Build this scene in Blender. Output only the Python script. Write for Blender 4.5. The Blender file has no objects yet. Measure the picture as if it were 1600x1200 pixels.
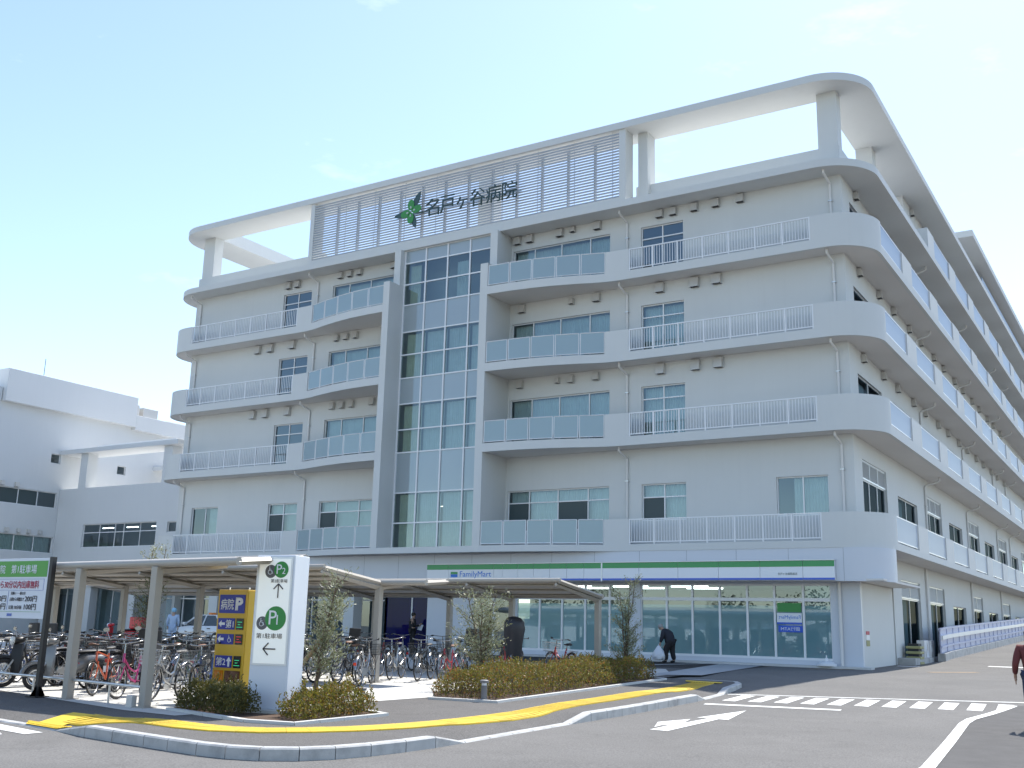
import bpy, bmesh, math, random
from mathutils import Vector, Matrix, Quaternion
R = math.radians
rng = random.Random(11)
scene = bpy.context.scene
COL = scene.collection

# ---------------------------------------------------------------- camera
cam_d = bpy.data.cameras.new("camera")
cam = bpy.data.objects.new("camera", cam_d)
COL.objects.link(cam)
scene.camera = cam
cam_d.sensor_width = 36.0
cam_d.lens = 37.38
cam_d.clip_start = 0.1
cam_d.clip_end = 5000
_yaw, _pitch, _roll = R(-31.895), R(12.955), R(1.438)
_f = Vector((math.sin(_yaw)*math.cos(_pitch), math.cos(_yaw)*math.cos(_pitch), math.sin(_pitch)))
_r = Vector((math.cos(_yaw), -math.sin(_yaw), 0))
_u = _r.cross(_f)
_rr = math.cos(_roll)*_r + math.sin(_roll)*_u
_uu = -math.sin(_roll)*_r + math.cos(_roll)*_u
_m = Matrix((( _rr.x, _uu.x, -_f.x, 0), (_rr.y, _uu.y, -_f.y, 0), (_rr.z, _uu.z, -_f.z, 1.06), (0, 0, 0, 1)))
cam.matrix_world = _m

# ---------------------------------------------------------------- sky and sun
SUN_EL, SUN_AZ = R(58.5), R(3.5)           # azimuth from +Y towards +X
world = bpy.data.worlds.new("World")
scene.world = world
world.use_nodes = True
wn, wl = world.node_tree.nodes, world.node_tree.links
bg = wn["Background"]
sky = wn.new("ShaderNodeTexSky")
sky.sky_type = 'NISHITA'
sky.sun_disc = False
sky.sun_elevation = SUN_EL
sky.sun_rotation = SUN_AZ
sky.air_density = 1.0
sky.dust_density = 0.5
sky.ozone_density = 0.0
# faint thin cloud, the same over the whole sky
tc = wn.new("ShaderNodeTexCoord")
mp = wn.new("ShaderNodeMapping"); mp.inputs['Scale'].default_value = (1.0, 1.0, 2.6)
nz = wn.new("ShaderNodeTexNoise"); nz.inputs['Scale'].default_value = 7.5; nz.inputs['Detail'].default_value = 7; nz.inputs['Roughness'].default_value = .62
rp = wn.new("ShaderNodeValToRGB"); rp.color_ramp.elements[0].position = .60; rp.color_ramp.elements[1].position = .82
mx = wn.new("ShaderNodeMix"); mx.data_type = 'RGBA'
mul = wn.new("ShaderNodeMath"); mul.operation = 'MULTIPLY'; mul.inputs[1].default_value = .15
wl.new(tc.outputs['Generated'], mp.inputs['Vector']); wl.new(mp.outputs[0], nz.inputs['Vector'])
wl.new(nz.outputs['Fac'], rp.inputs['Fac']); wl.new(rp.outputs['Color'], mul.inputs[0])
wl.new(mul.outputs[0], mx.inputs['Factor']); wl.new(sky.outputs[0], mx.inputs['A'])
mx.inputs['B'].default_value = (9.5, 9.8, 10.0, 1)
wl.new(mx.outputs['Result'], bg.inputs['Color'])
bg.inputs['Strength'].default_value = 0.15

sun_d = bpy.data.lights.new("sun", 'SUN')
sun_d.energy = 3.8
sun_d.angle = R(0.53)
sun_d.color = (1.0, 0.955, 0.88)
sun = bpy.data.objects.new("sun", sun_d)
COL.objects.link(sun)
S = Vector((math.sin(SUN_AZ)*math.cos(SUN_EL), math.cos(SUN_AZ)*math.cos(SUN_EL), math.sin(SUN_EL)))
sun.rotation_euler = (-S).to_track_quat('-Z', 'Y').to_euler()

scene.view_settings.view_transform = 'Standard'
scene.view_settings.look = 'None'
scene.view_settings.exposure = 0.92
scene.view_settings.gamma = 1.0
scene.render.engine = 'CYCLES'
scene.cycles.use_denoising = True
scene.cycles.max_bounces = 6
scene.cycles.diffuse_bounces = 3
scene.cycles.glossy_bounces = 3
scene.cycles.transparent_max_bounces = 14
scene.cycles.caustics_reflective = False
scene.cycles.caustics_refractive = False

# ---------------------------------------------------------------- materials
MATS = {}
def mat(name, col, rough=.6, metal=0.0, spec=.5, var=0.0, vscale=3.0, bump=0.0, bscale=40.0, emit=None, estr=1.0, streak=0.0, stain=None, stain_amt=0.0, stain_scale=.6, coat=0.0, island=None, trans=0.0, speck=0.0, speck_scale=70.0):
    m = bpy.data.materials.new(name); m.use_nodes = True
    n, l = m.node_tree.nodes, m.node_tree.links
    b = n["Principled BSDF"]
    b.inputs['Base Color'].default_value = (*col, 1)
    b.inputs['Roughness'].default_value = rough
    b.inputs['Metallic'].default_value = metal
    b.inputs['Specular IOR Level'].default_value = spec
    if coat: b.inputs['Coat Weight'].default_value = coat
    tcn = n.new("ShaderNodeTexCoord"); out = None
    def mixc(a, bcol, fac):
        x = n.new("ShaderNodeMix"); x.data_type = 'RGBA'
        if isinstance(a, tuple): x.inputs['A'].default_value = (*a, 1)
        else: l.new(a, x.inputs['A'])
        if isinstance(bcol, tuple): x.inputs['B'].default_value = (*bcol, 1)
        else: l.new(bcol, x.inputs['B'])
        l.new(fac, x.inputs['Factor']); return x.outputs['Result']
    cur = col
    if island:
        g = n.new("ShaderNodeNewGeometry"); rmp = n.new("ShaderNodeValToRGB")
        els = rmp.color_ramp.elements
        while len(els) < len(island): els.new(.5)
        for i, c in enumerate(island):
            els[i].position = i/(len(island)-1); els[i].color = (*c, 1)
        l.new(g.outputs['Random Per Island'], rmp.inputs['Fac']); cur = rmp.outputs['Color']
    if var:
        t = n.new("ShaderNodeTexNoise"); t.inputs['Scale'].default_value = vscale; t.inputs['Detail'].default_value = 6; t.inputs['Roughness'].default_value = .6
        l.new(tcn.outputs['Object'], t.inputs['Vector'])
        mr = n.new("ShaderNodeMapRange"); mr.inputs['From Min'].default_value = .3; mr.inputs['From Max'].default_value = .7
        mr.inputs['To Min'].default_value = 1-var; mr.inputs['To Max'].default_value = 1+var
        l.new(t.outputs['Fac'], mr.inputs['Value'])
        hs = n.new("ShaderNodeHueSaturation")
        if isinstance(cur, tuple): hs.inputs['Color'].default_value = (*cur, 1)
        else: l.new(cur, hs.inputs['Color'])
        l.new(mr.outputs[0], hs.inputs['Value']); cur = hs.outputs['Color']
    if streak:
        mpn = n.new("ShaderNodeMapping"); mpn.inputs['Scale'].default_value = (5, 5, .16)
        l.new(tcn.outputs['Object'], mpn.inputs['Vector'])
        t = n.new("ShaderNodeTexNoise"); t.inputs['Scale'].default_value = 1.0; t.inputs['Detail'].default_value = 5
        l.new(mpn.outputs[0], t.inputs['Vector'])
        mr = n.new("ShaderNodeMapRange"); mr.inputs['From Min'].default_value = .5; mr.inputs['From Max'].default_value = .85; mr.inputs['To Max'].default_value = streak
        l.new(t.outputs['Fac'], mr.inputs['Value'])
        cur = mixc(cur, tuple(c*.62 for c in col), mr.outputs[0])
    if stain_amt:
        t = n.new("ShaderNodeTexNoise"); t.inputs['Scale'].default_value = stain_scale; t.inputs['Detail'].default_value = 8; t.inputs['Roughness'].default_value = .65
        l.new(tcn.outputs['Object'], t.inputs['Vector'])
        mr = n.new("ShaderNodeMapRange"); mr.inputs['From Min'].default_value = .48; mr.inputs['From Max'].default_value = .72; mr.inputs['To Max'].default_value = stain_amt
        l.new(t.outputs['Fac'], mr.inputs['Value'])
        cur = mixc(cur, stain, mr.outputs[0])
    if speck:
        t = n.new("ShaderNodeTexNoise"); t.inputs['Scale'].default_value = speck_scale; t.inputs['Detail'].default_value = 2
        l.new(tcn.outputs['Object'], t.inputs['Vector'])
        mr = n.new("ShaderNodeMapRange"); mr.inputs['From Min'].default_value = .35; mr.inputs['From Max'].default_value = .65
        mr.inputs['To Min'].default_value = 1-speck; mr.inputs['To Max'].default_value = 1+speck
        l.new(t.outputs['Fac'], mr.inputs['Value'])
        hs = n.new("ShaderNodeHueSaturation"); l.new(cur, hs.inputs['Color']) if not isinstance(cur, tuple) else None
        l.new(mr.outputs[0], hs.inputs['Value']); cur = hs.outputs['Color']
    if not isinstance(cur, tuple): l.new(cur, b.inputs['Base Color'])
    if bump:
        t = n.new("ShaderNodeTexNoise"); t.inputs['Scale'].default_value = bscale; t.inputs['Detail'].default_value = 4
        l.new(tcn.outputs['Object'], t.inputs['Vector'])
        bp = n.new("ShaderNodeBump"); bp.inputs['Strength'].default_value = bump; bp.inputs['Distance'].default_value = .02
        l.new(t.outputs['Fac'], bp.inputs['Height']); l.new(bp.outputs[0], b.inputs['Normal'])
    if emit:
        b.inputs['Emission Color'].default_value = (*emit, 1); b.inputs['Emission Strength'].default_value = estr
    MATS[name] = m
    if trans:
        tl = n.new('ShaderNodeBsdfTranslucent'); ms = n.new('ShaderNodeMixShader'); ms.inputs[0].default_value = trans
        if isinstance(cur, tuple): tl.inputs['Color'].default_value = (*cur, 1)
        else: l.new(cur, tl.inputs['Color'])
        l.new(b.outputs[0], ms.inputs[1]); l.new(tl.outputs[0], ms.inputs[2]); l.new(ms.outputs[0], n['Material Output'].inputs['Surface'])
    return m

def glass_mat(name, tint, refl=.10, fk=1.0, rough=.0, milk=None, milk_amt=0.0, wobble=0.0):
    """see-through pane: tinted straight transmission, fresnel mirror, optional milky film"""
    m = bpy.data.materials.new(name); m.use_nodes = True
    n, l = m.node_tree.nodes, m.node_tree.links
    n.remove(n["Principled BSDF"])
    o = n["Material Output"]
    tr = n.new("ShaderNodeBsdfTransparent"); tr.inputs['Color'].default_value = (*tint, 1)
    gl = n.new("ShaderNodeBsdfGlossy"); gl.inputs['Roughness'].default_value = rough; gl.inputs['Color'].default_value = (.74, .90, 1, 1)
    fr = n.new("ShaderNodeFresnel"); fr.inputs['IOR'].default_value = 1.52
    ma = n.new("ShaderNodeMath"); ma.operation = 'ADD'; ma.use_clamp = True; ma.inputs[1].default_value = refl
    fm = n.new("ShaderNodeMath"); fm.operation = 'MULTIPLY'; fm.inputs[1].default_value = fk
    l.new(fr.outputs[0], fm.inputs[0]); l.new(fm.outputs[0], ma.inputs[0])
    if wobble:
        tcn = n.new("ShaderNodeTexCoord"); t = n.new("ShaderNodeTexNoise"); t.inputs['Scale'].default_value = .9; t.inputs['Detail'].default_value = 1
        l.new(tcn.outputs['Object'], t.inputs['Vector'])
        bp = n.new("ShaderNodeBump"); bp.inputs['Strength'].default_value = wobble; bp.inputs['Distance'].default_value = .05
        l.new(t.outputs['Fac'], bp.inputs['Height']); l.new(bp.outputs[0], gl.inputs['Normal'])
    base = tr.outputs[0]
    if milk:
        df = n.new("ShaderNodeBsdfDiffuse"); df.inputs['Color'].default_value = (*milk, 1)
        tl = n.new("ShaderNodeBsdfTranslucent"); tl.inputs['Color'].default_value = (*milk, 1)
        ad = n.new("ShaderNodeMixShader"); ad.inputs[0].default_value = .4
        l.new(df.outputs[0], ad.inputs[1]); l.new(tl.outputs[0], ad.inputs[2])
        mm = n.new("ShaderNodeMixShader"); mm.inputs[0].default_value = milk_amt
        l.new(base, mm.inputs[1]); l.new(ad.outputs[0], mm.inputs[2]); base = mm.outputs[0]
    ms = n.new("ShaderNodeMixShader")
    l.new(ma.outputs[0], ms.inputs[0]); l.new(base, ms.inputs[1]); l.new(gl.outputs[0], ms.inputs[2])
    l.new(ms.outputs[0], o.inputs['Surface'])
    MATS[name] = m
    return m

mat('wall', (.62, .632, .618), .75, var=.025, vscale=.35, bump=.05, bscale=60, streak=.06)
mat('wall_panel', (.60, .63, .68), .45, var=.015, vscale=.5)
mat('soffit', (.68, .66, .63), .8, var=.02, vscale=.5)
mat('annex_wall', (.67, .685, .69), .75, var=.02, vscale=.3, streak=.06)
mat('white_metal', (.78, .79, .80), .35, metal=0.0)
mat('alu', (.68, .70, .71), .38, metal=.35)
mat('silver', (.62, .63, .63), .32, metal=.85)
mat('beige_steel', (.36, .335, .295), .42, var=.02, vscale=2)
mat('beige_roof', (.55, .50, .42), .5, var=.03, vscale=1.5)
mat('steel_hood', (.60, .59, .565), .36, metal=.3)
mat('dark_gap', (.03, .032, .035), .7)
mat('louvre', (.34, .37, .41), .4, metal=.2)
mat('side_louvre', (.50, .51, .50), .5)
mat('pipe', (.70, .69, .67), .5)
mat('curtain', (.74, .78, .76), .9, var=.05, vscale=4)
mat('curtain_cream', (.76, .76, .60), .9, var=.05, vscale=4)
mat('screen_mesh', (.05, .075, .08), .55)
mat('room', (.34, .35, .35), .9)
mat('ceiling_tile', (.55, .55, .53), .9)
glass_mat('glass', (.72, .85, .86), refl=.09, wobble=.03)
glass_mat('glass_dark', (.50, .62, .68), refl=.12, fk=.8, wobble=.03)
glass_mat('glass_side', (.34, .42, .46), refl=.0, fk=.10, wobble=.03)
glass_mat('frosted', (.5, .62, .68), refl=.03, rough=.25, milk=(.50, .63, .67), milk_amt=.93)
mat('frosted_blue', (.31, .38, .48), .45, var=.03, vscale=.6)
glass_mat('spandrel', (.5, .58, .6), refl=.06, rough=.05, milk=(.58, .65, .67), milk_amt=.92)
glass_mat('shop_film', (.45, .70, .74), refl=.09, fk=.9, rough=.015, milk=(.27, .49, .54), milk_amt=.84, wobble=.02)
glass_mat('blue_film', (.04, .05, .30), refl=.0, fk=.35, milk=(.012, .016, .15), milk_amt=.8)
mat('seam', (.30, .32, .35), .7)
mat('lamp_dim', (.8, .78, .7), .5, emit=(1, .93, .75), estr=1.6)
mat('lamp_tube', (.9, .9, .9), .4, emit=(1, 1, .97), estr=3.5)
mat('sign_green', (.012, .27, .075), .35, coat=.2)
mat('sign_white', (.72, .75, .80), .3, coat=.2)
mat('sign_blue', (.02, .10, .55), .35, coat=.2)
mat('logo_blue', (.02, .17, .62), .4)
mat('emblem_green', (.04, .25, .055), .45)
mat('letter_green', (.035, .075, .08), .45)
mat('petal_gloss', (.42, .48, .46), .5)
mat('asphalt', (.158, .153, .146), .9, var=.10, vscale=1.2, bump=.35, bscale=140, stain=(.115, .113, .11), stain_amt=.6, stain_scale=.30, spec=.2, speck=.22, speck_scale=45)
mat('asphalt_path', (.130, .124, .118), .9, var=.08, vscale=2.0, bump=.4, bscale=160, stain=(.095, .093, .092), stain_amt=.5, stain_scale=.5, spec=.2, speck=.25, speck_scale=50)
mat('asphalt_verge', (.105, .102, .10), .9, var=.10, vscale=2.5, bump=.5, bscale=120, spec=.2)
mat('concrete', (.52, .51, .48), .85, var=.05, vscale=1.0, bump=.12, bscale=80, stain=(.40, .39, .37), stain_amt=.5, stain_scale=.6)
mat('kerb', (.44, .44, .43), .85, var=.07, vscale=3, bump=.15, bscale=60, stain=(.20, .20, .20), stain_amt=.7, stain_scale=2.4)
mat('kerb_clean', (.55, .55, .53), .85, var=.05, vscale=3, bump=.1, bscale=60)
mat('paint_white', (.70, .70, .68), .7, var=.07, vscale=6, stain=(.30, .30, .29), stain_amt=.7, stain_scale=6)
mat('paint_orange', (.34, .25, .16), .8, stain=(.16, .155, .15), stain_amt=.8, stain_scale=3)
mat('tactile', (.72, .50, .035), .7, var=.06, vscale=5, bump=.1, bscale=50, stain=(.48, .36, .06), stain_amt=.4, stain_scale=3)
mat('tactile_b', (.66, .46, .04), .7, var=.06, vscale=5, bump=.1, bscale=50, stain=(.42, .33, .08), stain_amt=.5, stain_scale=3)
mat('grey_slab', (.36, .37, .38), .85, var=.06, vscale=3)
mat('soil', (.09, .055, .035), .95, bump=.5, bscale=40, var=.2, vscale=4)

# ---------------------------------------------------------------- mesh helpers
class MB:
    def __init__(s, T=None):
        s.v, s.f, s.T = [], [], T
    def p(s, *pts):
        i0 = len(s.v)
        for q in pts: s.v.append(s.T(*q) if s.T else tuple(q))
        return i0
    def quad(s, a, b, c, d):
        i = s.p(a, b, c, d); s.f.append((i, i+1, i+2, i+3)); return s
    def poly(s, pts):
        i = s.p(*pts); s.f.append(tuple(range(i, i+len(pts)))); return s
    def box(s, x0, x1, y0, y1, z0, z1):
        i = s.p((x0,y0,z0),(x1,y0,z0),(x1,y1,z0),(x0,y1,z0),(x0,y0,z1),(x1,y0,z1),(x1,y1,z1),(x0,y1,z1))
        for q in ((0,3,2,1),(4,5,6,7),(0,1,5,4),(1,2,6,5),(2,3,7,6),(3,0,4,7)): s.f.append(tuple(i+k for k in q))
        return s
    def prism(s, pts, z0, z1):
        """pts: plan polygon, counter-clockwise seen from above; z may be callables"""
        n = len(pts)
        if sum(pts[k][0]*pts[(k+1) % n][1]-pts[(k+1) % n][0]*pts[k][1] for k in range(n)) < 0: pts = pts[::-1]
        f0 = z0 if callable(z0) else (lambda x, y: z0)
        f1 = z1 if callable(z1) else (lambda x, y: z1)
        i = s.p(*[(x, y, f0(x, y)) for x, y in pts]); s.p(*[(x, y, f1(x, y)) for x, y in pts])
        s.f.append(tuple(i+k for k in range(n-1, -1, -1))); s.f.append(tuple(i+n+k for k in range(n)))
        for k in range(n):
            j = (k+1) % n; s.f.append((i+k, i+j, i+n+j, i+n+k))
        return s
    def tube(s, pts, r, n=6, cap=True):
        P = [Vector(q) for q in pts]; rs = r if isinstance(r, (list, tuple)) else [r]*len(P)
        up = Vector((0, 0, 1)); rings = []
        prev = None
        for k, q in enumerate(P):
            d = (P[min(k+1, len(P)-1)]-P[max(k-1, 0)])
            if d.length < 1e-9: d = Vector((0, 0, 1))
            d.normalize()
            if prev is None:
                a = d.cross(up if abs(d.z) < .95 else Vector((1, 0, 0))).normalized()
            else:
                a = prev - d*prev.dot(d)
                a = a.normalized() if a.length > 1e-6 else d.orthogonal().normalized()
            prev = a; b = d.cross(a)
            rings.append(s.p(*[tuple(q+(a*math.cos(2*math.pi*t/n)+b*math.sin(2*math.pi*t/n))*rs[k]) for t in range(n)]))
        for k in range(len(rings)-1):
            for t in range(n):
                u = (t+1) % n; s.f.append((rings[k]+t, rings[k]+u, rings[k+1]+u, rings[k+1]+t))
        if cap:
            s.f.append(tuple(rings[0]+t for t in range(n-1, -1, -1))); s.f.append(tuple(rings[-1]+t for t in range(n)))
        return s
    def torus(s, c, R_, r, axis='y', n=28, m=6, a0=0.0, a1=2*math.pi):
        full = abs(a1-a0-2*math.pi) < 1e-6
        cnt = n if full else n+1
        base = len(s.v)
        for i in range(cnt):
            a = a0+(a1-a0)*i/n; ca, sa = math.cos(a), math.sin(a)
            for j in range(m):
                b = 2*math.pi*j/m; rad = R_+r*math.cos(b); h = r*math.sin(b)
                q = {'y': (c[0]+rad*ca, c[1]+h, c[2]+rad*sa), 'z': (c[0]+rad*ca, c[1]+rad*sa, c[2]+h), 'x': (c[0]+h, c[1]+rad*ca, c[2]+rad*sa)}[axis]
                s.p(q)
        for i in range(n if full else n):
            i2 = (i+1) % cnt
            for j in range(m):
                j2 = (j+1) % m
                s.f.append((base+i*m+j, base+i2*m+j, base+i2*m+j2, base+i*m+j2))
        return s
    def disc(s, c, r, axis='y', n=20, sign=-1):
        pts = []
        for i in range(n):
            a = 2*math.pi*i/n
            pts.append({'y': (c[0]+r*math.cos(a), c[1], c[2]+r*math.sin(a)), 'z': (c[0]+r*math.cos(a), c[1]+r*math.sin(a), c[2])}[axis])
        return s.poly(pts)
    def lathe(s, prof, c=(0, 0, 0), n=16):
        base = len(s.v)
        for r, z in prof:
            for i in range(n):
                a = 2*math.pi*i/n; s.p((c[0]+r*math.cos(a), c[1]+r*math.sin(a), c[2]+z))
        for k in range(len(prof)-1):
            for i in range(n):
                j = (i+1) % n; s.f.append((base+k*n+i, base+k*n+j, base+(k+1)*n+j, base+(k+1)*n+i))
        s.f.append(tuple(base+(len(prof)-1)*n+i for i in range(n)))
        s.f.append(tuple(base+i for i in range(n-1, -1, -1)))
        return s
    def mesh(s, name, m, smooth=None):
        me = bpy.data.meshes.new(name); me.from_pydata(s.v, [], s.f)
        if m is not None: me.materials.append(MATS[m] if isinstance(m, str) else m)
        if smooth is not None:
            me.polygons.foreach_set('use_smooth', [True]*len(me.polygons))
            # weld so that smoothing crosses quads
            b = bmesh.new(); b.from_mesh(me); bmesh.ops.remove_doubles(b, verts=b.verts, dist=1e-5); b.to_mesh(me); b.free()
            me.set_sharp_from_angle(angle=R(smooth))
        me.update(); return me
    def build(s, name, m, parent=None, smooth=None, bevel=0.0):
        me = s.mesh(name, m, smooth)
        o = bpy.data.objects.new(name, me); COL.objects.link(o)
        if parent is not None: o.parent = parent
        if bevel:
            bv = o.modifiers.new("bevel", 'BEVEL'); bv.width = bevel; bv.segments = 2; bv.limit_method = 'ANGLE'; bv.harden_normals = False
        return o

def link(name, me, parent=None, loc=None, rot=None, scale=None):
    o = bpy.data.objects.new(name, me); COL.objects.link(o)
    if parent is not None: o.parent = parent
    if loc is not None: o.location = loc
    if rot is not None: o.rotation_euler = rot
    if scale is not None: o.scale = scale
    return o
def empty(name, loc=(0, 0, 0), rz=0.0, parent=None):
    o = bpy.data.objects.new(name, None); COL.objects.link(o); o.location = loc; o.rotation_euler = (0, 0, rz); o.empty_display_size = .2
    if parent is not None: o.parent = parent
    return o
def tag(o, label=None, cat=None, group=None, kind=None):
    if label: o['label'] = label
    if cat: o['category'] = cat
    if group: o['group'] = group
    if kind: o['kind'] = kind
    return o
def copy_tree(o, parent=None):
    kids = list(o.children)
    c = o.copy(); COL.objects.link(c)
    if parent is not None: c.parent = parent
    for k in kids: copy_tree(k, c)
    return c

def text(name, s, m, parent, origin, ux, uz, width=None, height=None, size=1.0, extrude=.004, align='LEFT', weight=0.0, font=None):
    """flat lettering turned into a mesh; origin = lower-left (or centre) point, ux = reading direction, uz = up"""
    cu = bpy.data.curves.new(name, 'FONT'); cu.body = s; cu.size = 1.0; cu.extrude = 0.0; cu.offset = weight
    cu.resolution_u = 3
    if font: cu.font = font
    tmp = bpy.data.objects.new(name, cu); COL.objects.link(tmp)
    dg = bpy.context.evaluated_depsgraph_get()
    me = bpy.data.meshes.new_from_object(tmp.evaluated_get(dg))
    bpy.data.objects.remove(tmp); bpy.data.curves.remove(cu)
    if not me.vertices: return None
    xs = [v.co.x for v in me.vertices]; ys = [v.co.y for v in me.vertices]
    x0, x1, y0, y1 = min(xs), max(xs), min(ys), max(ys)
    sx = (width/(x1-x0)) if width else None
    sy = (height/(y1-y0)) if height else None
    if sx is None: sx = sy if sy else size
    if sy is None: sy = sx
    ux, uz = Vector(ux).normalized(), Vector(uz).normalized(); nrm = ux.cross(uz)
    o0 = Vector(origin)
    if align == 'CENTER': o0 = o0 - ux*sx*(x1-x0)/2
    if align == 'RIGHT': o0 = o0 - ux*sx*(x1-x0)
    me.transform(Matrix.Translation((-x0, -y0, 0)))
    M = Matrix(((ux.x*sx, uz.x*sy, nrm.x, o0.x), (ux.y*sx, uz.y*sy, nrm.y, o0.y), (ux.z*sx, uz.z*sy, nrm.z, o0.z), (0, 0, 0, 1)))
    if extrude:
        b = bmesh.new(); b.from_mesh(me)
        r = bmesh.ops.extrude_face_region(b, geom=list(b.faces))
        bmesh.ops.translate(b, verts=[e for e in r['geom'] if isinstance(e, bmesh.types.BMVert)], vec=(0, 0, extrude))
        bmesh.ops.recalc_face_normals(b, faces=b.faces)
        b.to_mesh(me); b.free()
    me.transform(M)
    me.materials.clear(); me.materials.append(MATS[m])
    o = bpy.data.objects.new(name, me); COL.objects.link(o)
    if parent is not None: o.parent = parent
    return o

def arc(cx, cy, r, a0, a1, n=12):
    return [(cx+r*math.cos(R(a0+(a1-a0)*i/n)), cy+r*math.sin(R(a0+(a1-a0)*i/n))) for i in range(n+1)]
def offset_path(pts, d):
    """shift an open plan path to its left by d"""
    out = []
    for i in range(len(pts)):
        a = Vector(pts[max(i-1, 0)]); b = Vector(pts[i]); c = Vector(pts[min(i+1, len(pts)-1)])
        n1 = (b-a) if i > 0 else (c-b); n2 = (c-b) if i < len(pts)-1 else (b-a)
        n1 = Vector((-n1.y, n1.x)).normalized(); n2 = Vector((-n2.y, n2.x)).normalized()
        n = (n1+n2)
        n = n.normalized() if n.length > 1e-6 else n1
        k = d/max(.35, n.dot(n1))
        out.append((b.x+n.x*k, b.y+n.y*k))
    return out
def ribbon(mb, pts, z0, z1, th):
    inner = offset_path(pts, th)
    mb.prism(list(pts)+inner[::-1], z0, z1)
    return mb
def wall_panel(mb, u0, u1, w0, w1, th, opens):
    """sheet wall with thickness th (v from 0 to th) and rectangular openings (u0,u1,w0,w1)"""
    us = sorted({u0, u1, *[o[0] for o in opens], *[o[1] for o in opens]}); us = [u for u in us if u0 <= u <= u1]
    ws = sorted({w0, w1, *[o[2] for o in opens], *[o[3] for o in opens]}); ws = [w for w in ws if w0 <= w <= w1]
    for i in range(len(us)-1):
        for j in range(len(ws)-1):
            cu, cw = (us[i]+us[i+1])/2, (ws[j]+ws[j+1])/2
            if any(o[0] < cu < o[1] and o[2] < cw < o[3] for o in opens): continue
            a, b, c, d = us[i], us[i+1], ws[j], ws[j+1]
            mb.quad((a, 0, c), (b, 0, c), (b, 0, d), (a, 0, d))
            mb.quad((b, th, c), (a, th, c), (a, th, d), (b, th, d))
    for a, b, c, d in opens:
        mb.quad((a, 0, c), (a, 0, d), (a, th, d), (a, th, c)); mb.quad((b, 0, d), (b, 0, c), (b, th, c), (b, th, d))
        mb.quad((a, 0, d), (b, 0, d), (b, th, d), (a, th, d)); mb.quad((a, th, c), (b, th, c), (b, 0, c), (a, 0, c))
    mb.quad((u0, 0, w1), (u1, 0, w1), (u1, th, w1), (u0, th, w1)); mb.quad((u0, th, w0), (u1, th, w0), (u1, 0, w0), (u0, 0, w0))
    mb.quad((u0, 0, w0), (u0, 0, w1), (u0, th, w1), (u0, th, w0)); mb.quad((u1, 0, w1), (u1, 0, w0), (u1, th, w0), (u1, th, w1))
    return mb
def pleats(mb, u0, u1, w0, w1, v, amp=.035, step=.11):
    n = max(2, int((u1-u0)/step*2)); pts = []
    for i in range(n+1):
        u = u0+(u1-u0)*i/n
        pts.append((u, v+amp*(1 if i % 2 else -1)*(0.6+.4*rng.random())))
    for i in range(n):
        mb.quad((pts[i][0], pts[i][1], w0), (pts[i+1][0], pts[i+1][1], w0), (pts[i+1][0], pts[i+1][1], w1), (pts[i][0], pts[i][1], w1))
    return mb
def window(parent, T, u0, u1, w0, w1, vb=(), hb=(), depth=.09, fr=.045, glass='glass', curtain='curtain', cur_range=None, dark=(), frame='white_metal', name='window', bar=.05, cv=.30):
    """frame set back in the opening; every pane its own piece; pleated curtain behind"""
    mb = MB(T); d0, d1 = depth, depth+.07
    mb.box(u0, u1, d0, d1, w1-fr, w1); mb.box(u0, u1, d0-.03, d1, w0, w0+fr)
    mb.box(u0, u0+fr, d0, d1, w0+fr, w1-fr); mb.box(u1-fr, u1, d0, d1, w0+fr, w1-fr)
    us = [u0+fr]+list(vb)+[u1-fr]; ws = [w0+fr]+list(hb)+[w1-fr]
    for h in hb: mb.box(u0+fr, u1-fr, d0-.004, d1-.004, h-bar/2, h+bar/2)
    for b in vb:
        for j in range(len(ws)-1):
            mb.box(b-bar/2, b+bar/2, d0+.003, d1-.003, ws[j]+(bar/2 if j else 0), ws[j+1]-(bar/2 if j < len(ws)-2 else 0))
    win = mb.build(name, frame, parent)
    for i in range(len(us)-1):
        for j in range(len(ws)-1):
            p = MB(T); v = d0+.035
            p.quad((us[i], v, ws[j]), (us[i+1], v, ws[j]), (us[i+1], v, ws[j+1]), (us[i], v, ws[j+1]))
            p.build('pane', 'screen_mesh' if (i, j) in dark else glass, win)
    if curtain:
        c = MB(T); a, b = cur_range or (u0+.03, u1-.03)
        pleats(c, a, b, w0+.04, w1-.03, depth+cv)
        c.build('curtain', curtain, win)
    return win

# ---------------------------------------------------------------- ground heights
def sst(t):
    t = min(max(t, 0.0), 1.0); return t*t*(3-2*t)
def gz(x, y):                                   # pavement level
    z = -0.56+.014*min(max(y, -120), 46)
    if y > 44: z += .034*(min(y, 120)-44)*sst((x+9.4)/1.0)*sst((y-44)/6)
    return z
def rz(x, y):                                   # carriageway level
    return gz(x, y)-.13*(1-sst((y-24)/10))
# ================================================================ SETTING
def grid_sheet(name, xs, ys, zf, m):
    mb = MB(); nx = len(xs)
    for y in ys:
        for x in xs: mb.v.append((x, y, zf(x, y)))
    for j in range(len(ys)-1):
        for i in range(nx-1): mb.f.append((j*nx+i, j*nx+i+1, (j+1)*nx+i+1, (j+1)*nx+i))
    return mb.build(name, m, smooth=60)
_xs = [-2000, -600, -250, -120, -70, -40, -25, -16, -12]+[-10.6+.2*i for i in range(14)]+[-7, -5, -2, 2, 8, 20, 60, 200, 700, 2000]
_ys = [-2000, -500, -120, -60, -20, 0, 8, 14, 20, 24]+[25+i for i in range(10)]+[36, 40, 44]+[45+i for i in range(8)]+[56, 62, 72, 90, 119, 121, 200, 600, 2500]
road = grid_sheet('road', _xs, _ys, rz, 'asphalt'); tag(road, kind='structure')

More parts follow.
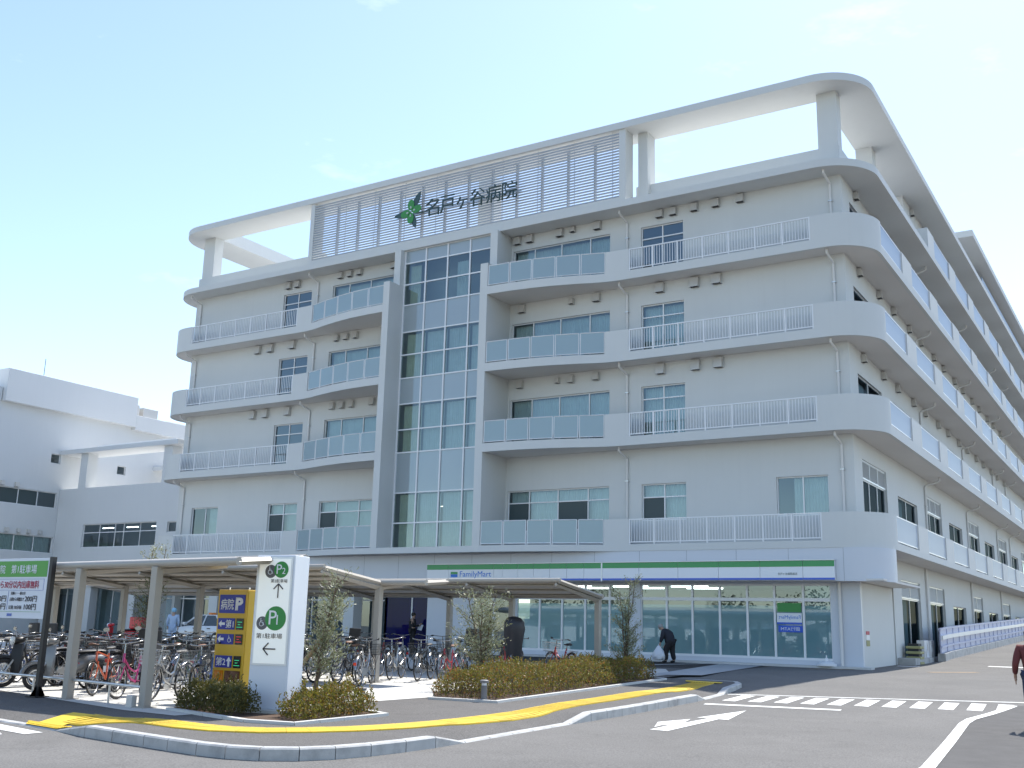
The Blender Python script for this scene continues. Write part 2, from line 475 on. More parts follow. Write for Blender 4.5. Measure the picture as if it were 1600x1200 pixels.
KERB = [(-24, 11.68, .02), (-15.75, 10.55, .02), (-14.06, 10.30, .02), (-13.11, 10.08, .15), (-12.39, 9.97, .15), (-11.63, 9.86, .15), (-11.1, 9.79, .15), (-10.5, 9.72, .15), (-10.0, 9.72, .15), (-9.55, 9.84, .15),
        (-9.17, 10.12, .15), (-8.93, 10.5, .15), (-8.78, 11.0, .15), (-8.69, 11.6, .15), (-8.65, 12.2, .15), (-8.67, 12.95, .02), (-8.72, 14.3, .02), (-8.78, 16.2, .02), (-8.78, 16.95, .15), (-8.80, 18.2, .15), (-8.85, 19.4, .15),
        (-8.93, 20.6, .15), (-9.01, 21.7, .15), (-9.04, 22.4, .15), (-9.14, 23.1, .02), (-9.36, 24.8, .02), (-9.48, 25.5, .12), (-9.62, 26.4, .12), (-9.84, 27.4, .11), (-10.2, 28.15, .09), (-10.8, 28.7, .05), (-11.6, 29.0, .03), (-12.4, 29.1, .02)]
def resample(path, step):
    out = [path[0]]; acc = 0.0
    for a, b in zip(path, path[1:]):
        L = math.hypot(b[0]-a[0], b[1]-a[1]); n = max(1, round(L/step))
        for i in range(1, n+1):
            t = i/n; out.append(tuple(a[k]+(b[k]-a[k])*t for k in range(len(a))))
    return out
KP = resample(KERB, .62)
pl_out = [(p[0], p[1]) for p in KP]
pl_in = offset_path(pl_out, .15)
pl_edge = offset_path(pl_out, .16); pl_main = offset_path(pl_out, .75)
kerb = empty('kerb'); tag(kerb, kind='structure')
for i in range(len(KP)-1):
    a, b, c, d = pl_out[i], pl_out[i+1], pl_in[i+1], pl_in[i]
    def sh(p, q, t): return (p[0]+(q[0]-p[0])*t, p[1]+(q[1]-p[1])*t)
    g = .012
    A, B, C_, D = sh(a, b, g), sh(a, b, 1-g), sh(d, c, 1-g), sh(d, c, g)
    h0, h1 = KP[i][2], KP[i+1][2]
    mb = MB(); bt = -.12; ch = .02
    def z(p, h): return rz(p[0], p[1])+h
    # chamfered top front edge
    A2, B2 = sh(A, D, .13), sh(B, C_, .13)
    i0 = mb.p((*A, z(A, bt)), (*B, z(B, bt)), (*C_, z(C_, bt)), (*D, z(D, bt)), (*A, z(A, h0-ch)), (*B, z(B, h1-ch)), (*B2, z(B2, h1)), (*C_, z(C_, h1)), (*D, z(D, h0)), (*A2, z(A2, h0)))
    for q in ((0, 1, 5, 4), (4, 5, 6, 9), (9, 6, 7, 8), (2, 3, 8, 7), (0, 4, 9, 8, 3), (1, 2, 7, 6, 5)): mb.f.append(tuple(i0+k for k in q))
    mb.build('kerb_stone', 'kerb', kerb)
def pz(x, y):
    best, h = 1e9, .15
    for i in range(len(KP)-1):
        ax, ay, ah = KP[i]; bx, by, bh = KP[i+1]; dx, dy = bx-ax, by-ay
        t = max(0, min(1, ((x-ax)*dx+(y-ay)*dy)/(dx*dx+dy*dy))); d = math.hypot(x-ax-dx*t, y-ay-dy*t)
        if d < best: best, h = d, ah+(bh-ah)*t
    t = max(0, min(1, (best-.16)/.59)); e = min(rz(x, y)+h-.004, gz(x, y))
    return e+(gz(x, y)-e)*t
# pavement: ramped edge strip plus the flat part
mb = MB()
NL = 5
for i in range(len(KP)-1):
    for j in range(NL):
        t0, t1 = j/NL, (j+1)/NL
        m_ = lambda p, q, t: (p[0]+(q[0]-p[0])*t, p[1]+(q[1]-p[1])*t)
        Q = [m_(pl_edge[i], pl_main[i], t0), m_(pl_edge[i+1], pl_main[i+1], t0), m_(pl_edge[i+1], pl_main[i+1], t1), m_(pl_edge[i], pl_main[i], t1)]
        mb.quad(*[(x, y, pz(x, y) if j < NL-1 or k < 2 else gz(x, y)) for k, (x, y) in enumerate(Q)])
mb.poly([(x, y, gz(x, y)) for x, y in pl_main+[(-12.6, 39.3), (-62, 39.3), (-62, 17.0), (-24.0, 12.6)]])
pavement = mb.build('pavement', 'asphalt_path'); tag(pavement, kind='structure')
# pale concrete of the bicycle park
mb = MB()
mb.poly([(x, y, gz(x, y)+.006) for x, y in [(-24, 14.25), (-19.96, 13.28), (-17.06, 12.61), (-14.83, 12.1), (-13.5, 12.0), (-13.05, 15.9), (-12.8, 18.2), (-12.9, 22), (-12.9, 30), (-14.4, 33), (-62, 33), (-62, 23)]])
plaza = mb.build('plaza_paving', 'concrete'); tag(plaza, kind='structure')
# verge on the far right side of the side road (darker surfacing)
mb = MB()
verge = [(-2.55, 5), (-2.75, 14.5), (-3.05, 17.5), (-3.48, 21.5), (-3.35, 22.8), (-3.22, 26.2), (6, 29.5), (30, 20), (30, 5)]
mb.poly([(x, y, rz(x, y)+.012) for x, y in verge[:6]+[(2, 26.4), (20, 26.4), (20, 5)]])
side_verge = mb.build('side_path', 'asphalt_verge'); tag(side_verge, kind='structure')
# grey slab strip and kerb strip before the shop
mb = MB()
mb.poly([(x, y, gz(x, y)+.012) for x, y in [(-13.3, 29.3), (-12.05, 30.2), (-13.0, 38.6), (-14.6, 38.6)]])
slabpath = mb.build('slab_path', 'grey_slab'); tag(slabpath, kind='structure')
mb = MB(); mb.prism([(-26.5, 38.45), (-9.2, 38.45), (-9.2, 39.0), (-26.5, 39.0)], -.1, .055)
apron = mb.build('shop_step', 'kerb_clean', bevel=.01); tag(apron, kind='structure')

# ---- painted markings (thin sheets on the carriageway)
def paint(name, pts, parent=None, m='paint_white', dz=.006):
    # split long shapes so that they follow the surface
    mb = MB(); mb.poly([(x, y, rz(x, y)+dz) for x, y in pts]); return mb.build(name, m, parent)
def strip(name, path, w, parent=None, m='paint_white', zf=rz, dz=.006, step=.8):
    P = resample([tuple(p) for p in path], step); L = offset_path(P, w/2); Rr = offset_path(P, -w/2)
    mb = MB()
    for i in range(len(P)-1):
        a, b, c, d = Rr[i], Rr[i+1], L[i+1], L[i]
        mb.quad(*[(x, y, zf(x, y)+dz) for x, y in (a, b, c, d)])
    return mb.build(name, m, parent)
marks = empty('road_markings'); tag(marks, kind='structure')
for i in range(11):
    x = -8.78+.535*i; yb = 23.12+.135*i; w = .155
    paint('crosswalk_stripe', [(x-w+.17, yb), (x+w+.17, yb-.02), (x+w-.02, yb+1.88), (x-w-.02, yb+1.88)], marks)
strip('crosswalk_edge_line', [(-9.35, 25.05), (-8.6, 25.35), (-6, 26.2), (-3.2, 27.15), (0, 28.2)], .16, marks)
strip('stop_line', [(-8.70, 21.95), (-6.0, 22.45)], .32, marks)
strip('edge_line', [(-2.75, 8), (-2.82, 14.4), (-3.12, 17.6), (-3.46, 21.0), (-3.50, 22.0), (-3.38, 23.6), (-3.26, 26.0)], .17, marks, dz=.02)
paint('turn_arrow', [(-7.42, 16.35), (-7.10, 16.32), (-7.2, 18.82), (-7.02, 18.82), (-7.44, 20.95), (-7.62, 18.84), (-7.40, 18.84), (-7.42, 17.75), (-7.60, 18.5), (-7.83, 17.6), (-7.52, 16.75), (-7.55, 17.1), (-7.44, 17.2)], marks)
paint('road_stripe', [(-18.2, 10.9), (-15.43, 10.33), (-13.98, 10.05), (-13.99, 9.76), (-14.74, 9.88), (-18.2, 10.45)], marks)
paint('road_stripe', [(-17, 10.05), (-14.41, 9.67), (-14.20, 9.56), (-14.15, 9.42), (-17, 9.75)], marks)
strip('worn_arrow', [(-7.35, 38.5), (-6.05, 39.9)], .34, marks, 'paint_orange', dz=.008)
strip('worn_arrow', [(-11.0, 37.2), (-9.8, 38.5)], .3, marks, 'paint_orange', dz=.008)
strip('bay_line', [(-9.3, 42.9), (-8.5, 42.95)], .5, marks, dz=.008)
strip('bay_line', [(-6.5, 45.6), (-5.2, 45.6)], .5, marks, dz=.008)
strip('bay_line', [(-16.3, 34.6), (-15.0, 38.2)], .22, marks, zf=gz, dz=.014)
# yellow tactile strip: bars along the path, dots on the warning field
tact = empty('tactile_paving'); tag(tact, kind='structure')
TP = [(-14.45, 10.98), (-13.75, 10.86), (-13.45, 11.0), (-13.2, 11.15), (-12.7, 11.14), (-12.1, 11.05), (-11.5, 11.08), (-10.95, 11.3), (-10.5, 11.75), (-10.12, 12.3), (-9.85, 13.0), (-9.66, 14.0), (-9.58, 15.2), (-9.62, 16.3), (-9.78, 17.2), (-9.93, 18.2), (-9.98, 19.5), (-10.1, 21.0), (-10.22, 22.4), (-10.12, 23.2), (-10.22, 24.3), (-10.42, 25.6), (-10.62, 26.7)]
TPr = resample(TP, .06); acc = [0.0]
for p, q in zip(TPr, TPr[1:]): acc.append(acc[-1]+math.hypot(q[0]-p[0], q[1]-p[1]))
def on_tp(sd):
    for i in range(len(acc)-1):
        if acc[i+1] >= sd-1e-9:
            t = (sd-acc[i])/max(1e-9, acc[i+1]-acc[i]); p, q = TPr[i], TPr[i+1]
            d = Vector((TPr[min(i+4, len(TPr)-1)][0]-TPr[max(i-3, 0)][0], TPr[min(i+4, len(TPr)-1)][1]-TPr[max(i-3, 0)][1])).normalized()
            return Vector((p[0]+(q[0]-p[0])*t, p[1]+(q[1]-p[1])*t)), Vector((-d.y, d.x))
    return Vector(TPr[-1]), Vector((0, 1))
nt_ = int(acc[-1]/.3)
for i in range(nt_):
    (c0, n0), (c1, n1) = on_tp(acc[-1]*i/nt_+.003), on_tp(acc[-1]*(i+1)/nt_-.003)
    for lane in (-1, 1):
        mb = MB()
        def P_(c, n, off, dz):
            q = c+n*off; return (q.x, q.y, pz(q.x, q.y)+dz)
        a_, b_ = (.003, .277) if lane > 0 else (-.277, -.003)
        jz = rng.uniform(0, .003)
        T_ = [P_(c0, n0, a_, .015+jz), P_(c1, n1, a_, .015+jz), P_(c1, n1, b_, .015+jz), P_(c0, n0, b_, .015+jz)]
        B_ = [P_(c0, n0, a_, -.02), P_(c1, n1, a_, -.02), P_(c1, n1, b_, -.02), P_(c0, n0, b_, -.02)]
        i0 = mb.p(*T_); mb.p(*B_); mb.f.append((i0+3, i0+2, i0+1, i0))
        for k in range(4): mb.f.append((i0+k, i0+(k+1) % 4, i0+4+(k+1) % 4, i0+4+k))
        for k in range(4):
            u = a_+(b_-a_)*(k+.5)/4; w = .016
            mb.quad(P_(c0, n0, u-w, .023+jz), P_(c1, n1, u-w, .023+jz), P_(c1, n1, u+w, .023+jz), P_(c0, n0, u+w, .023+jz))
        mb.build('tactile_tile', rng.choice(['tactile', 'tactile', 'tactile_b']), tact)
def patch(name, c, nu=8, nv=4, dz=.020):
    mb = MB()
    def q(u, v):
        x = (c[0][0]*(1-v)+c[1][0]*v)*(1-u)+(c[3][0]*(1-v)+c[2][0]*v)*u; y = (c[0][1]*(1-v)+c[1][1]*v)*(1-u)+(c[3][1]*(1-v)+c[2][1]*v)*u
        return (x, y, pz(x, y)+dz)
    for i in range(nu):
        for j in range(nv): mb.quad(q(i/nu, j/nv), q(i/nu, (j+1)/nv), q((i+1)/nu, (j+1)/nv), q((i+1)/nu, j/nv))
    mb.build(name, 'tactile', tact); return q
qf = patch('warning_field', [(-15.25, 10.68), (-14.98, 10.50), (-13.75, 10.28), (-13.95, 10.50)])
patch('warning_field', [(-14.95, 11.25), (-14.95, 10.62), (-14.25, 10.50), (-14.2, 11.2)], 4, 4, .017)
patch('warning_field', [(-11.35, 27.3), (-11.15, 26.85), (-10.15, 26.75), (-10.25, 27.15)], 4, 2)
qf2 = patch('warning_field', [(-15.2, 10.64), (-14.98, 10.46), (-13.75, 10.27), (-13.9, 10.46)], 8, 3, .018)
mb = MB()
for i in range(22):
    for j in range(4): mb.lathe([(.022, 0), (.016, .010), (.008, .013)], qf((i+.5)/22, (j+.5)/4), 5)
mb.build('warning_dots', 'tactile', tact)['kind'] = 'stuff'

# ================================================================ HOSPITAL
FY, WY, SX, WX = 38.0, 39.0, -8.36, -9.57       # balcony front, window wall, side edge, side wall
LX, LWX = -46.3, -45.1                           # left edge and left wall
YEND = 112.0
FRONT = lambda u, v, w: (u, WY+v, w)
SIDE = lambda u, v, w: (WX-v, u, w)
hosp = empty('hospital_building', (-27.3, 39, 0)); hosp.location = (0, 0, 0)
tag(hosp, 'long white six-storey hospital with curved balconies and flat roof canopy', 'building')
LV = [(4.12, .26, 5.37), (8.30, .36, 9.62), (11.80, .36, 13.11), (15.27, .36, 16.58)]     # slab underside, upstand, parapet top
curveR = [(-24.46, 37.05), (-23.4, 37.09), (-22.35, 37.18), (-21.3, 37.36), (-20.25, 37.62), (-19.6, 37.82), (-19.15, 37.93), (-18.7, 37.985), (-18.11, 38.0)]
curveL = [(-54.60-x, y) for x, y in curveR][::-1]           # mirrored about x = -27.30
RAD = 1.7
cornR = arc(SX-RAD, FY+RAD, RAD, -90, 0, 14)
cornL = arc(LX+RAD, FY+RAD, RAD, 180, 270, 14)
FIN_L, FIN_R = (-30.26, -29.90), (-24.84, -24.46)
left_run = [(LX, 74.0)]+cornL+curveL                         # ends at the left fin
right_run = curveR+cornR+[(SX, YEND)]
mid_straight = [(-29.90, 37.05), (-24.84, 37.05)]
for k, (z0, up, z1) in enumerate(LV):
    # floor plate
    if k == 0: plan = left_run+right_run
    else: plan = left_run+[(-30.08, 37.05), (-30.08, 38.22), (-24.65, 38.22), (-24.65, 37.05)]+right_run
    plan = offset_path(plan, .06) if False else plan
    mb = MB(); mb.prism([(x, y) for x, y in plan], z0+.002, z0+.20)
    # keep plate 5 mm inside the fascia
    mb = MB(); inner = offset_path(left_run, .03); inr = offset_path(right_run, .03)
    core = [(-30.08, 37.08), (-30.08, 38.22), (-24.65, 38.22), (-24.65, 37.08)] if k else []
    mb.prism(inner+core+inr, z0+.012, z0+.20); mb.build('floor_slab', 'soffit', hosp)
    # upstand ribbon all the way round
    mb = MB(); ribbon(mb, left_run if k else left_run+right_run, z0, z0+up, .15)
    if k: ribbon(mb, right_run, z0, z0+up, .15)
    mb.build('balcony_fascia', 'wall', hosp, smooth=30)
    # raised parapet pieces
    segs = [[(-19.15, 37.93), (-18.7, 37.985), (-18.11, 38.0)], [(-36.49, 38.0), (-35.9, 37.985), (-35.45, 37.93)],
            [(-10.55, FY)]+cornR+[(SX, 39.8)], [(LX, 74.0)]+cornL+[(-44.15, FY)]]
    for i in range(12):
        a = 43.55+5.78*i; b = a+1.86
        if b < YEND: segs.append([(SX, a), (SX, b)])
    for sgm in segs:
        mb = MB(); ribbon(mb, sgm, z0+up, z1, .15); mb.build('parapet', 'wall', hosp, smooth=30)
    # barred railings in the straight bays
    for xa, xb in ((-18.11, -10.55), (-44.15, -36.49)):
        mb = MB(); yb = FY+.05; za, zb = z0+up+.07, z1
        mb.box(xa, xb, yb-.025, yb+.025, zb-.045, zb); mb.box(xa, xb, yb-.02, yb+.02, za, za+.04)
        rail = mb.build('balcony_railing', 'white_metal', hosp)
        n = 7; w = (xb-xa)/n
        for i in range(n+1):
            x = xa+w*i; x = min(max(x, xa+.03), xb-.03)
            MB().box(x-.026, x+.026, yb-.035, yb+.03, z0+up, zb-.002).build('post', 'white_metal', rail)
        bars = MB(); m_ = 66
        for i in range(1, m_):
            x = xa+(xb-xa)*i/m_; bars.box(x-.0105, x+.0105, yb-.010, yb+.010, za+.04, zb-.045)
        bars.build('railing_bars', 'white_metal', rail)['kind'] = 'stuff'
    # frosted glass balustrades in the bowed bays
    for cv in (curveR[:7], curveL[2:]):
        pts = resample(cv, .1); pts = offset_path(pts, .05)
        tot = [0.0]
        for a, b in zip(pts, pts[1:]): tot.append(tot[-1]+math.hypot(b[0]-a[0], b[1]-a[1]))
        def at(s):
            for i in range(len(tot)-1):
                if tot[i+1] >= s-1e-9:
                    t = (s-tot[i])/max(1e-9, tot[i+1]-tot[i]); return (pts[i][0]+(pts[i+1][0]-pts[i][0])*t, pts[i][1]+(pts[i+1][1]-pts[i][1])*t)
            return pts[-1]
        frame = MB(); za, zb = z0+up+.07, z1+.0
        N = 5; panes = []
        for i in range(N):
            a, b = at(tot[-1]*i/N+.035), at(tot[-1]*(i+1)/N-.035)
            for q in (a, b): frame.tube([(*q, z0+up), (*q, zb)], .022, 4)
            frame.tube([(*a, zb), (*b, zb)], .022, 4); frame.tube([(*a, za), (*b, za)], .02, 4)
            panes.append((a, b))
        fr = frame.build('balcony_glazing', 'white_metal', hosp)
        for a, b in panes:
            p = MB(); p.prism([a, b, (b[0], b[1]+.012), (a[0], a[1]+.012)], za+.02, zb-.02); p.build('glass_panel', 'frosted', fr)
    # frosted panels along the side
    for i in range(12):
        a = 39.8 if i == 0 else 43.55+5.78*(i-1)+1.86; b = 43.55+5.78*i
        if b > YEND: break
        mb = MB(); xx = SX-.06
        mb.box(xx-.02, xx+.02, a, b, z1-.045, z1); mb.box(xx-.02, xx+.02, a, b, z0+up+.06, z0+up+.10)
        for t in (a+.02, b-.06): mb.box(xx-.02, xx+.02, t, t+.04, z0+up, z1-.045)
        fr = mb.build('side_railing', 'white_metal', hosp)
        MB().box(xx-.008, xx+.008, a+.06, b-.06, z0+up+.10, z1-.045).build('glass_panel', 'frosted_blue', fr)

# fins either side of the glazed stair
for (a, b) in (FIN_L, FIN_R):
    mb = MB(); mb.box(a, b, 37.05, WY, 4.38, 16.72); mb.box(a, b, 37.78, WY, 16.72, 18.5)
    mb.build('fin_wall', 'wall', hosp)
# front window walls storey by storey
heads = [6.85, 10.88, 14.36, 17.83]
tops = [8.312, 11.812, 15.282, 18.5]
for k in range(4):
    z0 = LV[k][0]+.20; zt = tops[k]; hd = heads[k]
    sill = 5.38 if k == 0 else z0+.02
    opR = [(-18.0, -16.08, sill, hd), (-24.36, -19.46, sill if k else 5.1, hd)]
    opL = [(-38.5, -36.55, sill, hd), (-35.13, -30.3, sill if k else 5.1, hd)]
    if k == 0: opR.append((-12.47, -10.52, sill, hd)); opL.append((-44.01, -42.06, sill, hd))
    mb = MB(FRONT); wall_panel(mb, -24.46, WX, z0, zt, .2, opR); mb.build('front_wall', 'wall', hosp)
    mb = MB(FRONT); wall_panel(mb, LWX, -30.26, z0, zt, .2, opL); mb.build('front_wall', 'wall', hosp)
    tr = hd-.53
    cur = 'curtain' if k in (0, 1) else ('curtain' if k == 2 else None)
    window(hosp, FRONT, -18.0, -16.08, sill, hd, vb=[-17.04], hb=[tr], curtain='curtain' if k < 3 else None, dark={(0, 0)} if k == 0 else (), glass='glass_dark' if k == 3 else 'glass')
    window(hosp, FRONT, -38.5, -36.55, sill, hd, vb=[-37.52], hb=[tr], curtain='curtain' if k in (0,) else None, dark={(0, 0)} if k == 0 else (), glass='glass_dark' if k else 'glass')
    if k == 0:
        window(hosp, FRONT, -24.36, -19.46, 5.1, hd, vb=[-23.3, -21.9, -20.47], hb=[tr], dark={(0, 0), (2, 0)})
        window(hosp, FRONT, -35.13, -30.3, 5.1, hd, vb=[-34.1, -32.7, -31.3], hb=[tr], dark={(0, 0)})
        window(hosp, FRONT, -12.47, -10.52, sill, hd, vb=[-11.48], dark=(), cur_range=(-11.9, -10.6), glass='glass')
        window(hosp, FRONT, -44.01, -42.06, sill, hd, vb=[-43.03], cur_range=(-43.0, -42.1))
    else:
        window(hosp, FRONT, -24.36, -19.46, sill, hd, vb=[-23.27, -21.89, -20.45])
        window(hosp, FRONT, -35.13, -30.3, sill, hd, vb=[-34.1, -32.72, -31.3])
# room depth behind the windows: a partition wall inside so that one never sees through the block
MB().box(-44.6, -12.6, 42.4, 42.5, 3.1, 18.5).build('inner_wall', 'room', hosp)
MB().box(-12.6, -12.5, 39.4, YEND, 3.1, 18.5).build('inner_wall', 'room', hosp)
MB().box(-12.6, -12.5, 51.1, YEND, 18.8, 22.0).build('inner_wall', 'room', hosp)
MB().box(-13.0, -12.9, 46.6, YEND, -.3, 3.1).build('inner_wall', 'room', hosp)

# glazed stair hall: mullions, transoms, every pane
tz = [18.5, 17.86, 16.80, 15.78, 14.46, 13.36, 12.24, 11.02, 9.81, 8.75, 6.91, 5.55, 4.42]
mu = [-29.86, -28.64, -27.39, -26.14, -24.88]
CW = lambda u, v, w: (u, 38.14+v, w)
mb = MB(CW)
for x in mu: mb.box(x-.035, x+.035, -.05, .07, tz[-1], tz[0])
cw_fr = mb.build('curtain_wall', 'white_metal', hosp)
for z in tz: 
    for i in range(4): MB(CW).box(mu[i]+.035, mu[i+1]-.035, -.035, .06, z-.03, z+.03).build('transom', 'white_metal', cw_fr)
opaque = {0, 3, 6, 9}
for j in range(12):
    for i in range(4):
        p = MB(CW); a, b, c, d = mu[i]+.035, mu[i+1]-.035, tz[j+1]+.03, tz[j]-.03
        p.quad((a, 0, c), (b, 0, c), (b, 0, d), (a, 0, d))
        p.build('pane', 'spandrel' if j in opaque else 'glass', cw_fr)
for j0, j1 in ((4, 6), (7, 9), (10, 12)):
    for i in range(4):
        c = MB(CW); a, b = mu[i]+.06, mu[i+1]-.06
        pleats(c, a+(.08 if i == 0 else 0), b, tz[j1]+.05, tz[j0]-.05, .28, .03, .10)
        c.build('curtain', 'curtain_cream' if i == 0 else 'curtain', cw_fr)
c = MB(CW); pleats(c, mu[0]+.15, mu[0]+.75, tz[3]+.05, tz[1]-.05, .3); c.build('curtain', 'curtain_cream', cw_fr)
c = MB(CW); pleats(c, mu[2]+.35, mu[2]+.95, tz[3]+.05, tz[1]-.25, .32); c.build('curtain', 'curtain', cw_fr)
MB(CW).box(mu[0]-.02, mu[-1]+.02, 1.3, 1.4, 4.4, 18.5).build('inner_wall', 'room', hosp)
for x0, z0 in ((-28.4, 6.25), (-28.1, 5.98), (-27.6, 6.25)):
    MB(CW).box(x0, x0+.35, .34, .36, z0, z0+.035).build('lamp_tube', 'lamp_dim', cw_fr)

# left side wall
MB().box(LWX, LWX+.2, WY+.2, 74, 0, 18.5).build('side_wall', 'wall', hosp)

# right side wall with windows
for k in range(4):
    z0 = LV[k][0]+.20; zt = tops[k]; ops = []; wins = []
    for i in range(12):
        a = 40.2+5.80*i; b = a+3.85
        if b > YEND-1: break
        if k == 0:
            hd = 7.55 if i % 2 == 0 else 6.84
            ops.append((a, b, 4.75, hd)); wins.append((a, b, 4.75, hd, i % 2 == 0))
        else:
            hd = heads[k]-.04; ops.append((a, b, z0+.9, hd)); wins.append((a, b, z0+.9, hd, False))
    mb = MB(SIDE); wall_panel(mb, WY+.2, YEND, z0, zt, .2, ops); mb.build('side_wall', 'wall', hosp)
    for (a, b, c, d, lou) in wins:
        if lou:
            window(hosp, SIDE, a, b, c, 6.83, vb=[a+1.28, a+2.57], glass='glass_side', curtain=None, frame='alu')
            lf = MB(SIDE); lf.box(a, b, .05, .10, 6.83, 6.90); lf.box(a, b, .05, .10, d-.05, d)
            for t in (a, a+1.26, a+2.55, b-.05): lf.box(t, t+.05, .045, .10, 6.90, d-.05)
            l = lf.build('vent_louvre', 'alu', hosp)
            nsl = 8
            sl = MB(SIDE)
            for q in range(nsl):
                zz = 6.92+(d-.05-6.92)*q/nsl
                sl.quad((a+.05, .05, zz), (b-.05, .05, zz), (b-.05, .09, zz+.10), (a+.05, .09, zz+.10))
            sl.build('louvre_slats', 'side_louvre', l)['kind'] = 'stuff'
            MB(SIDE).quad((a, .14, 6.9), (b, .14, 6.9), (b, .14, d), (a, .14, d)).build('backing', 'dark_gap', l)
        else:
            window(hosp, SIDE, a, b, c, d, vb=[a+1.92], glass='glass_side', curtain='curtain' if (k or rng.random() < .5) else None, cur_range=(a+1.0, a+2.4), frame='alu')
# vents along the side, drain pipes
def hood(T, u, w, s=.32, parent=hosp):
    mb = MB(T); a = s/2; h = s*1.12
    i = mb.p((u-a, 0, w-h/2), (u+a, 0, w-h/2), (u+a, -.20, w-h/2), (u-a, -.20, w-h/2), (u-a, 0, w+h/2), (u+a, 0, w+h/2), (u+a, -.15, w+h/2), (u-a, -.15, w+h/2))
    for q in ((4, 7, 6, 5), (0, 4, 5, 1), (3, 2, 6, 7), (0, 3, 7, 4), (1, 5, 6, 2)): mb.f.append(tuple(i+t for t in q))
    o = mb.build('vent_hood', 'steel_hood', parent)
    m2 = MB(T); m2.quad((u-a+.02, -.02, w-h/2+.03), (u+a-.02, -.02, w-h/2+.03), (u+a-.02, -.18, w-h/2+.03), (u-a+.02, -.18, w-h/2+.03)); m2.build('hood_shade', 'dark_gap', o)  # dark sheet stands in for the shade inside the open hood bottom
    m2 = MB(T); m2.box(u-a-.02, u+a+.02, -.012, 0, w-h/2-.02, w+h/2+.02); m2.build('flange', 'silver', o)
for u in (-24.12, -23.47, -21.93, -20.05): hood(FRONT, u, 18.28)
hood(FRONT, -21.27, 18.32, .22)
for u in (-17.11, -16.5, -15.56, -14.62, -13.58): hood(FRONT, u, 18.26, .30)
for u in (-23.81, -20.07): hood(FRONT, u, 15.0)
hood(FRONT, -21.29, 15.0, .22)
for u in (-17.12, -15.59, -14.64): hood(FRONT, u, 15.0, .36); hood(FRONT, u, 11.52, .36)
for u, s in ((-23.81, .28), (-21.94, .2), (-21.28, .28), (-20.07, .28)): hood(FRONT, u, 11.52, s)
for u in (-38.15, -37.54): hood(FRONT, u, 18.27)
for u in (-34.61, -34.0, -33.38, -31.23): hood(FRONT, u, 18.28, .28)
for u in (-40.03, -39.13, -37.6): hood(FRONT, u, 15.0, .36); hood(FRONT, u, 11.52, .36)
for u in (-34.64, -34.03, -33.41): hood(FRONT, u, 15.0, .28); hood(FRONT, u, 11.52, .28)
hood(FRONT, -32.13, 11.52, .28)
for k, zz in enumerate((11.58, 15.08, 18.3)):
    for i in range(14): hood(SIDE, 41.0+2.95*i+(.3 if i % 2 else 0), zz, .28)
def drain(T, u, zt, zb, du):
    mb = MB(T)
    mb.tube([(u-du*.05, -.72, zt), (u-du*.05, -.72, zt-.14), (u-du*.03, -.62, zt-.20), (u, -.10, zt-.34), (u, -.06, zt-.42), (u, -.06, zb)], .048, 8)
    o = mb.build('drain_pipe', 'pipe', hosp, smooth=40)
    for t in (.25, .75):
        zz = zt-.4+(zb-zt+.4)*t
        MB(T).box(u-.075, u+.075, -.115, 0, zz-.02, zz+.02).build('pipe_clamp', 'silver', o)
for k in range(4):
    zt = LV[k+1][0] if k < 3 else 18.5
    zb = LV[k][0]+.20
    for u in (-18.62, -9.98, -44.68, -36.1): drain(FRONT, u, zt, zb, 1)
    for u in (51.6, 63.0, 74.3, 80.2): drain(SIDE, u, zt, zb, 1)

# roof slab, parapet, canopy ring
r2 = 2.0
path5 = [(LX, 74)]+arc(LX+r2, FY-.05+r2, r2, 180, 270, 14)+arc(SX-r2, FY-.05+r2, r2, -90, 0, 14)+[(SX, YEND)]
MB().prism(path5, 18.5, 18.80).build('roof_slab', 'wall', hosp, smooth=30)
for q in ((LWX, -35.86, WY, WY+.22), (-18.22, WX, WY, WY+.22), (WX-.22, WX, WY+.22, 50.9), (LWX, LWX+.22, WY+.22, 74)):
    MB().box(*q, 18.80, 19.72).build('roof_parapet', 'wall', hosp)
path6 = [(LX, 41.6)]+arc(LX+r2, FY-.1+r2, r2, 180, 270, 14)+arc(SX-r2, FY-.1+r2, r2, -90, 0, 14)+[(SX, 41.6)]
MB().prism(path6+[(-10.3, 41.6), (-10.3, 39.6), (-44.1, 39.6), (-44.1, 41.6)], 22.05, 22.36).build('roof_canopy', 'wall', hosp, smooth=30)
MB().box(-10.3, SX, 41.6, YEND, 22.05, 22.36).build('roof_canopy', 'wall', hosp)
MB().box(LX, -44.1, 41.6, 74, 22.05, 22.36).build('roof_canopy', 'wall', hosp)
mb = MB(); mb.box(-44.1, -10.3, 39.45, 39.6, 22.36, 22.75); mb.box(-44.25, -44.1, 39.6, 74, 22.36, 22.75); mb.box(-10.3, -10.15, 39.6, YEND, 22.36, 22.75)
mb.build('canopy_upstand', 'wall', hosp)
for (a, b, c, d) in [(-44.9, -44.07, 39.0, 39.6), (-10.37, -9.60, 39.0, 39.6), (-17.99, -17.55, 38.72, 39.5)]:
    MB().box(a, b, c-.003, d, 18.80, 22.05).build('roof_pier', 'wall', hosp)
MB().box(-10.27, WX-.003, 44.7, 45.4, 19.72, 22.05).build('roof_pier', 'wall', hosp)
